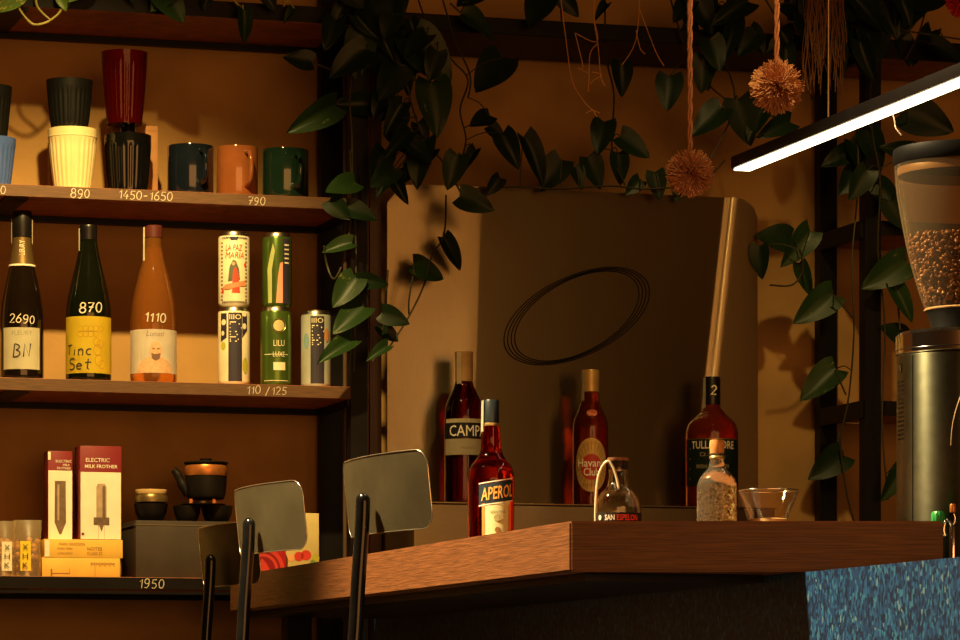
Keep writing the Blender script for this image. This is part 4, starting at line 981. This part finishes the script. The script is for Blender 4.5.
# ------------------------------------------------------------------ stools
FI = math.radians(23)
def stool(label, px_near, Yc, ytop, ybot):
    wv, sg = .168, .022
    d = Vector((-math.sin(FI), math.cos(FI), 0)); n = Vector((math.cos(FI), math.sin(FI), 0))
    near = -d*wv+n*sg
    Xc = (px_near-480)/F*(Yc+near.y)-near.x
    loc = Vector((Xc, Yc, 0)); t = thing('bar_stool', label, 'stool', loc, FI, 'bar stools along the oak bar')
    zt = CZ+(HY-ytop)/F*(Yc-.14); zb_ = CZ+(HY-ybot)/F*(Yc-.06); hh = zt-zb_
    # local x = towards the bar, local y = along it; the backrest bows away from the bar
    bm = bmesh.new(); NY, NZ = 20, 10; g = []
    rc = .026
    ys = [-wv+rc*(1-math.cos(q*PI/14)) for q in range(7)]; ys = ys+[-wv+rc+(2*wv-2*rc)*q/12 for q in range(13)]+[-y for y in reversed(ys)]
    for y in ys:
        row = []
        e = max(0, abs(y)-(wv-rc)); cut = rc-math.sqrt(max(0, rc*rc-e*e))
        for j in range(NZ+1):
            z = zb_+cut+(hh-2*cut)*j/NZ
            row.append(bm.verts.new((sg*(y/wv)**2+.012*((z-zb_)/hh-.5)*-1, y, z)))
        g.append(row)
    for A_, B_ in zip(g, g[1:]):
        for j in range(NZ): bm.faces.new((A_[j], B_[j], B_[j+1], A_[j+1]))
    rim = [r_[-1].co.copy() for r_ in g]+[v_.co.copy() for v_ in reversed(g[-1][:-1])]+[r_[0].co.copy() for r_ in reversed(g[:-1])]+[v_.co.copy() for v_ in g[0][1:]]
    solid(bm, .006); bmesh.ops.recalc_face_normals(bm, faces=bm.faces)
    tb = bmesh.new(); add_tube(tb, [p_ for i_, p_ in enumerate(rim) if i_ == 0 or (p_-rim[i_-1]).length > .0012]+[rim[0]], .0009, 6, False)
    obj('edge_highlight', tb, M('rim_highlight', (.62, .56, .42), .25, .9), t, 60)  # bright tube added to draw the highlight along the plate rim
    obj('backrest', bm, plate_m, t, 40)
    # flat steel upright
    zq = zb_+hh*.52
    pts = [Vector((-.016, 0, zq-d_)) for d_ in (0, .0008, .002, .004, .007, .011)]+spline([(-.016, 0, zq-.016), (-.018, 0, zb_), (-.026, 0, zb_-.12), (-.027, 0, zb_-.24), (.03, 0, .725), (.14, 0, .715)], 6)
    bm = bmesh.new(); rings = []
    for i, p_ in enumerate(pts):
        dd = (pts[min(i+1, len(pts)-1)]-pts[max(i-1, 0)]).normalized(); nx = dd.cross(Vector((0, 1, 0))).normalized()
        ds = pts[0].z-p_.z; ff = math.sqrt(max(.02, 1-(1-min(1, ds/.012))**2)); wd = .014*ff
        rings.append([bm.verts.new(p_+nx*(.0105*ff*math.cos(q*PI/5))+Vector((0, 1, 0))*(wd*math.sin(q*PI/5))) for q in range(10)])
    for A_, B_ in zip(rings, rings[1:]):
        for q in range(10): bm.faces.new((A_[q], A_[(q+1) % 10], B_[(q+1) % 10], B_[q]))
    bm.faces.new(rings[0]); bm.faces.new(rings[-1][::-1]); bmesh.ops.recalc_face_normals(bm, faces=bm.faces)
    obj('back_upright', bm, blackg_m, t, 60)
    for zz in (zb_+hh*.25, zb_+hh*.42): pass
    obj('seat', lathe([(.002, .73), (.17, .73), (.178, .735), (.178, .745), (.17, .75), (.002, .752)], 40), M('stool_seat', (.10, .06, .035), .5), t, 40).location = (.16, 0, 0)
    for a in range(4):
        q = PI/4+a*PI/2; c_, s_ = math.cos(q), math.sin(q); bm = bmesh.new()
        add_tube(bm, [Vector((.16+.11*c_, .11*s_, .729)), Vector((.16+.19*c_, .19*s_, 0.0))], .011, 10); obj('leg', bm, blackg_m, t, 60)
    bm = bmesh.new(); pts = [Vector((.16+x, y, .28)) for x, y in ellipse(0, 0, .165, .165, 32)]; add_tube(bm, pts+pts[:1], .008, 8, False); obj('footrest_ring', bm, blackg_m, t, 60)
stool('bar stool with grey steel backrest in front of the splash panel', 430, 5.3, 449, 531)
stool('bar stool with grey steel backrest beside the red packet', 305, 6.02, 480, 551)
stool('bar stool at the far end of the bar before tea set box', 259, 6.8, 521, 585)

# ------------------------------------------------------------------ hanging lamp
YE = 6.6
e0 = P(735, 169, YE); ln = 2.3; wl_ = .032
la_ = thing('linear_pendant_lamp', 'slim black linear pendant lamp with a glowing white strip', 'lamp', (e0.x, e0.y, e0.z), TH)
obj('housing', box(-.004, wl_+.004, -ln, .012, .002, .024, .002), black_m, la_, 30)
strip = obj('light_strip', box(0, wl_, -ln+.01, .006, -.002, .0018, .001), M('led_strip', (1, .80, .48), .5, emit=7), la_, 0)
for dy in (-.41, -1.7):
    bm = bmesh.new(); add_tube(bm, [Vector((wl_/2, dy,   .0245)), Vector((wl_/2, dy, 3.299-e0.z))], .0018, 8); obj('suspension_cable', bm, M('bright_cable', (.6, .5, .3), .3, .6), la_, 60)
bm = bmesh.new(); q0 = (e0+V*-1.02)
add_tube(bm, spline([(.028, -.66, -.0022), (.031, -.66, -.012), (.034, -.66, -.026), (.044, -.66, -.037)], 5), .0012, 6); obj('loose_wire', bm, M('white_wire', (.75, .62, .42), .5), la_, 60)

# ------------------------------------------------------------------ pompoms
def pompom(label, px, py, r_px, Y, mat, ncord=True):
    c = P(px, py, Y); k = Y/F; r = r_px*k
    t = thing('pompom', label, 'pompom', (c.x, c.y, c.z-r), 0, 'hanging yarn pompoms')
    rn = random.Random(px); vs, fs = [], []
    for q in range(950):
        z = rn.uniform(-1, 1); a = rn.uniform(0, 2*PI); s_ = math.sqrt(1-z*z); d = Vector((s_*math.cos(a), s_*math.sin(a), z))
        d = (d+Vector((rn.gauss(0, .12), rn.gauss(0, .12), rn.gauss(0, .12)))).normalized()
        L_ = r*rn.uniform(.86, 1.06); u_ = d.orthogonal().normalized(); w_ = d.cross(u_)
        o_ = len(vs); w0 = .0011
        mid = d*L_*.6+Vector((rn.gauss(0, .002), rn.gauss(0, .002), rn.gauss(0, .002)))
        for cp_, ww in ((d*r*.25, w0), (mid, w0), (d*L_, w0*.9)):
            for m_ in range(3): vs.append(tuple(cp_+u_*ww*math.cos(m_*2.094)+w_*ww*math.sin(m_*2.094)+Vector((0, 0, r))))
        for lv in range(2):
            for m_ in range(3):
                n_ = (m_+1) % 3; fs.append((o_+lv*3+m_, o_+lv*3+n_, o_+lv*3+3+n_, o_+lv*3+3+m_))
        fs.append((o_+6, o_+7, o_+8))
    me = bpy.data.meshes.new('yarn'); me.from_pydata(vs, [], fs); y_ = obj('yarn_tuft', me, mat, t, 60); y_['kind'] = 'stuff'
    bm = bmesh.new(); L_ = 3.29-(c.z-r)
    for s_ in range(3):
        add_tube(bm, [Vector((.0032*math.cos(z*60*PI/3+s_*2.094), .0032*math.sin(z*60*PI/3+s_*2.094), z)) for z in [r*1.3+(L_-r*1.3)*i/150 for i in range(151)]], .0026, 5)
    obj('braided_cord', bm, M('cord_yarn', (.36, .13, .06), .9, var=.25, scale=150), t, 60)
yarn = M('ochre_yarn', (.62, .29, .15), .9, var=.25, scale=150)
pompom('ochre yarn pompom hanging low over the steel splash panel', 690, 173, 24, 6.75, yarn)
pompom('ochre yarn pompom hanging higher beside the lamp', 777, 87, 27.5, 6.75, yarn)
pompom('red yarn pompom hanging over the grinder', 966, -2, 21, 6.2, M('red_yarn', (.50, .02, .02), .9, var=.25, scale=150))

# ------------------------------------------------------------------ vines
def leaf_mesh(name, wd, fold, droop, seed):
    rn = random.Random(seed); bm = bmesh.new(); NR, NC = 11, 6; rows = []
    ph = rn.uniform(0, 6)
    for i in range(NR+1):
        t = i/NR; w_ = wd*(math.sin(PI*min(1, t**.62))**.75 if 0 < t < 1 else 0)*(1-.12*t)
        row = []
        for j in range(-NC//2, NC//2+1):
            s_ = j/(NC/2)
            x = s_*w_; y = t-.26*abs(s_)**1.6*(1-t)**2.2*min(1, t*12)
            z = fold*abs(s_)*w_*1.0-droop*t*t+.02*math.sin(7*t+ph+2*s_)*abs(s_)
            row.append(bm.verts.new((x, y, z)))
        rows.append(row)
    for a_, b_ in zip(rows, rows[1:]):
        for j in range(NC): bm.faces.new((a_[j], a_[j+1], b_[j+1], b_[j]))
    bmesh.ops.remove_doubles(bm, verts=bm.verts, dist=1e-5)
    bmesh.ops.recalc_face_normals(bm, faces=bm.faces)
    me = bpy.data.meshes.new(name); bm.to_mesh(me); bm.free(); me.shade_smooth(); return me
LM = {}
for mn, mt in (('d', leaf_dark), ('m', leaf_mid), ('l', leaf_lit)):
    LM[mn] = []
    for q, (wd, fo, dr) in enumerate([(.35, .35, .12), (.31, .55, .2), (.385, .25, .05), (.25, .8, .15)]):
        me = leaf_mesh('leaf', wd, fo, dr, q+3); me.materials.append(mt); LM[mn].append(me)
RL = random.Random(11)
def vine(label, v, stems, leaves, sm=None, rad=.0022, fillers=None):
    """stems: lists of photo points on the plane v; leaves: (base x, base y, tip x, tip y, kind[, mesh[, dv]])"""
    o_ = PV(stems[0][0][0], stems[0][0][1], v)
    t = thing('pothos_vine', label, 'vine', o_, 0, 'pothos vines trailing from the shelves')
    sp_ = []; bms = []
    for s_ in stems:
        bm = bmesh.new(); bms.append(bm)
        pts = [PV(p_[0], p_[1], v+(p_[2] if len(p_) > 2 else RL.uniform(-.012, .012)))-o_ for p_ in s_]
        pts = spline(pts, 5); sp_ += [(p_, bm) for p_ in pts]; add_tube(bm, pts, rad, 6)
    out = []
    for lf in list(leaves)+list(fillers or []):
        bx, by, tx, ty, kd = lf[:5]; dv = lf[6] if len(lf) > 6 else RL.uniform(-.035, .035)
        me = LM[kd][lf[5] if len(lf) > 5 and lf[5] is not None else RL.randrange(4)]
        B = PV(bx, by, v+dv)-o_; T = PV(tx, ty, v+dv)-o_
        ax = (T-B); L_ = ax.length; tl = RL.uniform(-.35, .15)
        ax = (ax.normalized()+Vector((0, tl, 0))).normalized()
        nrm = Vector((RL.uniform(-.35, .35), -1, RL.uniform(-.1, .55)))
        xx = ax.cross(nrm).normalized(); zz = xx.cross(ax).normalized()
        lo = bpy.data.objects.new('leaf', me); link(lo, t)
        Ls = L_*math.sqrt(1+tl*tl)*.98
        lo.matrix_local = Matrix.Translation(B) @ Matrix((xx, ax, zz)).transposed().to_4x4() @ Matrix.Diagonal((Ls*RL.uniform(.92, 1.1), Ls, Ls, 1))
        near, bm = min(sp_, key=lambda p_: (p_[0]-B).length)
        if (near-B).length > .004:
            mid = (near+B)/2+Vector((0, -.006, .008)); add_tube(bm, spline([near, mid, B], 4), rad*.6, 5)
    for bm in bms: obj('stem', bm, sm or stem_m, t, 60)
    return t
def scatter(n, x0, x1, y0, y1, kind='d', smin=22, smax=42, seed=1):
    rn = random.Random(seed); out = []
    for q in range(n):
        bx, by = rn.uniform(x0, x1), rn.uniform(y0, y1); a = rn.uniform(-1.1, 1.1); s_ = rn.uniform(smin, smax)
        out.append((bx, by, bx+s_*math.sin(a), by+s_*math.cos(a), kind, None, rn.uniform(-.10, .06)))
    return out
vine('green vine looping below the top shelf board, yellow light in its colour', -.03,
     [[(17, -14), (18, 6), (31, 23), (43, 23.5), (55, 17), (63, 6), (66, -14)], [(36, -14), (37, 6), (50, 20)], [(150, -14), (158, -4)], [(225, -10), (243, 10)], [(284, -12), (284, 6)]],
     [(20, -8, -4, 11, 'l', 2, 0), (60, -8, 66, 12, 'l', 0, 0), (90, -14, 68, 2, 'l', 1, 0), (158, -12, 185, 23, 'm', 2, 0), (176, -16, 150, 12, 'm', 0, 0), (243, 9, 245, 44, 'm', 3, 0),
      (294, 8, 283, 24, 'm', 3, 0), (120, -20, 134, 4, 'd'), (210, -16, 205, 10, 'd'), (262, -14, 276, 12, 'd')], stem_lit_m, .0028)
vine('dark vine clinging to the top of the shelf post', -.05,
     [[(352, -10), (358, 40), (350, 90), (352, 140), (352, 178)], [(392, -10), (386, 40), (384, 90)], [(312, 62), (340, 72), (358, 70)]],
     [(312, 62, 283, 56, 'd', 2), (334, 106, 287, 135, 'm', 3, -.02), (375, 104, 330, 104, 'd', 1), (362, 32, 356, 80, 'm', 2, -.03), (372, 20, 395, 62, 'd'), (335, 20, 325, 52, 'd'),
      (395, 55, 411, 95, 'd', 3), (385, 92, 372, 118, 'd'), (345, 5, 330, 34, 'd'), (370, 0, 382, 34, 'd'), (410, 20, 420, 50, 'd', 3)],
     fillers=scatter(12, 335, 400, -12, 75, 'd', 26, 46, 5))
vine('green vine with pale leaves hanging before the shelf post', -.06,
     [[(350, 150), (352, 200), (349, 235), (343, 262), (334, 279), (327, 265), (324, 246)], [(354, 190), (356, 260), (355, 330), (354, 372)], [(388, 270), (384, 320), (378, 350), (372, 362)]],
     [(355, 183, 323, 194, 'm', 2, -.02), (347, 208, 377, 219, 'd', 0, -.02), (352, 243, 322, 249, 'm', 1, -.02), (356, 278, 332, 308, 'm', 0, -.02), (358, 281, 389, 284, 'd', 1, -.02),
      (360, 296, 362, 306, 'd', 1), (364, 307, 331, 334, 'm', 0, -.02), (352, 341, 316, 363, 'm', 3, -.02), (388, 346, 365, 361, 'm', 3, -.02), (382, 313, 408, 324, 'd', 0), (380, 325, 397, 342, 'd'),
      (330, 200, 350, 220, 'd')])
vine('variegated vine draping from the beam beside the post', -.05,
     [[(415, -10), (430, 30), (452, 60), (468, 80), (460, 110), (466, 140), (458, 170)], [(440, -10), (455, 40), (470, 75), (468, 98)], [(400, 60), (420, 130), (445, 165), (462, 195)], [(450, 3), (462, 14)]],
     [(412, 36, 452, 84, 'm', 2, -.03), (400, 40, 411, 94, 'd', 1), (432, 82, 438, 139, 'm', 0, -.02), (462, 14, 499, 37, 'm', 1), (503, 58, 474, 96, 'd', 2), (400, 112, 396, 138, 'd', 2),
      (377, 96, 396, 110, 'd', 0), (425, 140, 414, 189, 'm', 1, -.02), (458, 155, 447, 190, 'm', 0, -.02), (460, 196, 492, 211, 'm', 2, -.03), (490, 116, 468, 128, 'd', 2), (489, 126, 505, 141, 'd', 2),
      (502, 134, 519, 169, 'd', 1), (480, -8, 455, 8, 'd'), (390, 130, 425, 160, 'd'), (430, 150, 400, 182, 'd'), (385, 150, 372, 185, 'd'), (392, 175, 408, 205, 'd'), (476, 150, 460, 175, 'd')],
     fillers=scatter(8, 380, 440, 95, 170, 'd', 24, 38, 8)+scatter(5, 390, 470, 20, 60, 'd', 24, 36, 9))
vine('single thin vine hanging over the lit steel panel edge', 0.0,
     [[(446, 195), (444, 235), (432, 255), (424, 285), (408, 318), (390, 346)], [(414, 270), (409, 300), (409, 314)]],
     [(443, 237, 463, 272, 'd', 3, 0), (413, 265, 446, 279, 'm', 2, 0), (392, 312, 381, 327, 'd', 3, 0), (388, 330, 398, 342, 'd', 2, 0)])
vine('dark vine running along the splash panel top', .03,
     [[(470, 189), (520, 187), (560, 189), (610, 186), (650, 189), (700, 182), (725, 160)], [(605, -10), (606, 55), (614, 95), (612, 150), (625, 185)], [(560, -10), (562, 30)]],
     [(523, 137, 546, 186, 'd', 3, 0), (562, 160, 540, 191, 'd', 2, 0), (575, 167, 583, 190, 'd', 0, 0), (588, 157, 602, 190, 'd', 0, 0), (605, 122, 597, 158, 'd', 2, 0), (620, 136, 649, 158, 'd', 2, 0),
      (618, 153, 622, 186, 'd', 1, 0), (655, 172, 660, 201, 'd', 0, 0), (621, 62, 623, 97, 'd', 1, -.02), (545, -8, 528, 32, 'd', 2, -.05), (560, -8, 578, 18, 'd', 0, -.05), (607, 4, 594, 21, 'd', 3, -.03),
      (500, 178, 486, 196, 'd'), (640, 180, 625, 196, 'd'), (680, 180, 676, 204, 'd')])
vine('dark vine with heart leaves around the pompom cords', -.02,
     [[(668, -10), (690, 60), (720, 95), (750, 110), (790, 120)], [(730, -10), (720, 40), (735, 100), (715, 150), (700, 170)], [(760, -10), (800, 60), (812, 100)]],
     [(670, 76, 667, 113, 'd', 2), (722, 108, 692, 136, 'd', 2), (700, 58, 707, 91, 'd', 1), (738, 99, 752, 147, 'd', 2), (790, 122, 756, 138, 'd', 1), (690, 0, 672, 24, 'd', 0), (715, 20, 740, 52, 'd', 0), (765, 110, 745, 140, 'd')],
     fillers=scatter(16, 690, 810, -12, 62, 'd', 26, 46, 21))
vine('green vine hanging along the right shelf frame', -.01,
     [[(853, 110), (858, 150), (857, 200), (852, 260), (854, 330), (849, 395), (841, 440), (846, 490), (854, 522)], [(853, 318), (838, 300), (830, 293)], [(770, 285), (792, 285), (803, 270), (800, 250)], [(842, 457), (838, 432)], [(835, 370), (846, 395)]],
     [(790, 240, 754, 236, 'd', 2, .06), (810, 231, 783, 267, 'm', 1, .03), (760, 246, 761, 280, 'd', 1, .06), (800, 263, 812, 298, 'm', 3, .04), (833, 294, 794, 323, 'm', 0, .05), (836, 369, 800, 399, 'm', 0, .05), (843, 455, 807, 480, 'd', 0, .05),
      (856, 152, 821, 164, 'd', 1, .05), (858, 170, 838, 196, 'd', 0, .05), (850, 140, 866, 176, 'd', 1)])
vine('green vine behind the hopper of the grinder', -.04,
     [[(870, 60), (872, 130), (880, 180), (878, 250), (885, 330), (882, 420), (888, 500)], [(878, 262), (905, 262)], [(900, 330), (897, 290)], [(872, 120), (905, 112)]],
     [(905, 110, 949, 133, 'd', 2), (918, 158, 880, 146, 'd', 1), (878, 184, 899, 212, 'd', 0), (906, 262, 862, 288, 'm', 0), (893, 286, 912, 322, 'm', 3), (905, 338, 878, 326, 'd', 2), (903, 468, 882, 502, 'm', 1), (868, 170, 850, 200, 'd', 0), (890, 200, 905, 230, 'd'), (866, 130, 884, 172, 'd', 1)])
vine('dense dark vine over the beam above lamp', -.03,
     [[(800, -10), (840, 20), (900, 30), (965, 40)], [(860, -10), (880, 40), (870, 90)], [(930, -10), (920, 30), (905, 60)]],
     [(920, -8, 905, 30, 'd', 2), (880, 0, 896, 40, 'd', 0)],
     fillers=scatter(26, 810, 935, -14, 46, 'd', 26, 46, 31))

# ------------------------------------------------------------------ dried grass and twigs
def strands(name, label, cat, v, x0, x1, ya, yb, n, mat, seed, spread=4, rad=.0007):
    rn = random.Random(seed); o_ = PV((x0+x1)/2, ya, v); bm = bmesh.new()
    for q in range(n):
        xa = rn.uniform(x0, x1); yl = rn.uniform(ya+(yb-ya)*.45, yb); pts = []
        x = xa; dv = rn.uniform(-.03, .03)
        for s_ in range(6):
            pts.append(PV(x, ya+(yl-ya)*s_/5, v+dv+rn.uniform(-.004, .004))-o_); x += rn.gauss(0, spread)
        add_tube(bm, spline(pts, 3), rad, 4)
    o = obj(name, bm, mat, None, 60); o.location = o_; tag(o, label, cat, None, 'stuff'); return o
strands('dried_grass_bundle', 'bundle of thin dry brown roots hanging beside the lamp', 'dried grass', -.17, 808, 842, -20, 96, 80, M('dry_root', (.20, .085, .035), .8), 4, 2.2, .0008)
tw = [[(595, -8), (594, 18), (598, 45), (600, 70), (601, 78), (605, 86)], [(594, 20), (597, 42), (575, 33)], [(597, 44), (590, 54), (589, 80), (588, 92)], [(601, 76), (594, 80), (590, 84)],
      [(575, 33), (578, 45), (583, 67), (578, 68), (588, 73)], [(601, 78), (601, 74), (592, 72)]]
o_ = PV(595, -8, -.1); bm = bmesh.new()
for ln_ in tw: add_tube(bm, spline([PV(x, y, -.1)-o_ for x, y in ln_], 4), .0009, 5)
o = obj('dried_twig', bm, twig_m, None, 60); o.location = o_; tag(o, 'thin orange dried twig dangling in front of the beam', 'twig')
tw = [[(560, -8), (566, 40), (572, 80), (583, 100), (592, 110)], [(592, 110), (586, 113)], [(592, 110), (600, 113)], [(592, 109), (597, 117)]]
o_ = PV(560, -8, -.06); bm = bmesh.new()
for ln_ in tw: add_tube(bm, spline([PV(x, y, -.06)-o_ for x, y in ln_], 4), .0009, 5)
o = obj('dried_twig', bm, twig_m, None, 60); o.location = o_; tag(o, 'long dried root with starry tip hanging before plaster', 'twig')
tw = [[(640, -8), (636, 40), (622, 65)], [(636, 30), (640, 48), (645, 54)], [(640, 10), (655, 50), (664, 66)]]
o_ = PV(640, -8, -.05); bm = bmesh.new()
for ln_ in tw: add_tube(bm, spline([PV(x, y, -.05)-o_ for x, y in ln_], 4), .0009, 5)
o = obj('dried_twig', bm, twig_m, None, 60); o.location = o_; tag(o, 'forked dry root dangling left of the low pompom cord', 'twig')
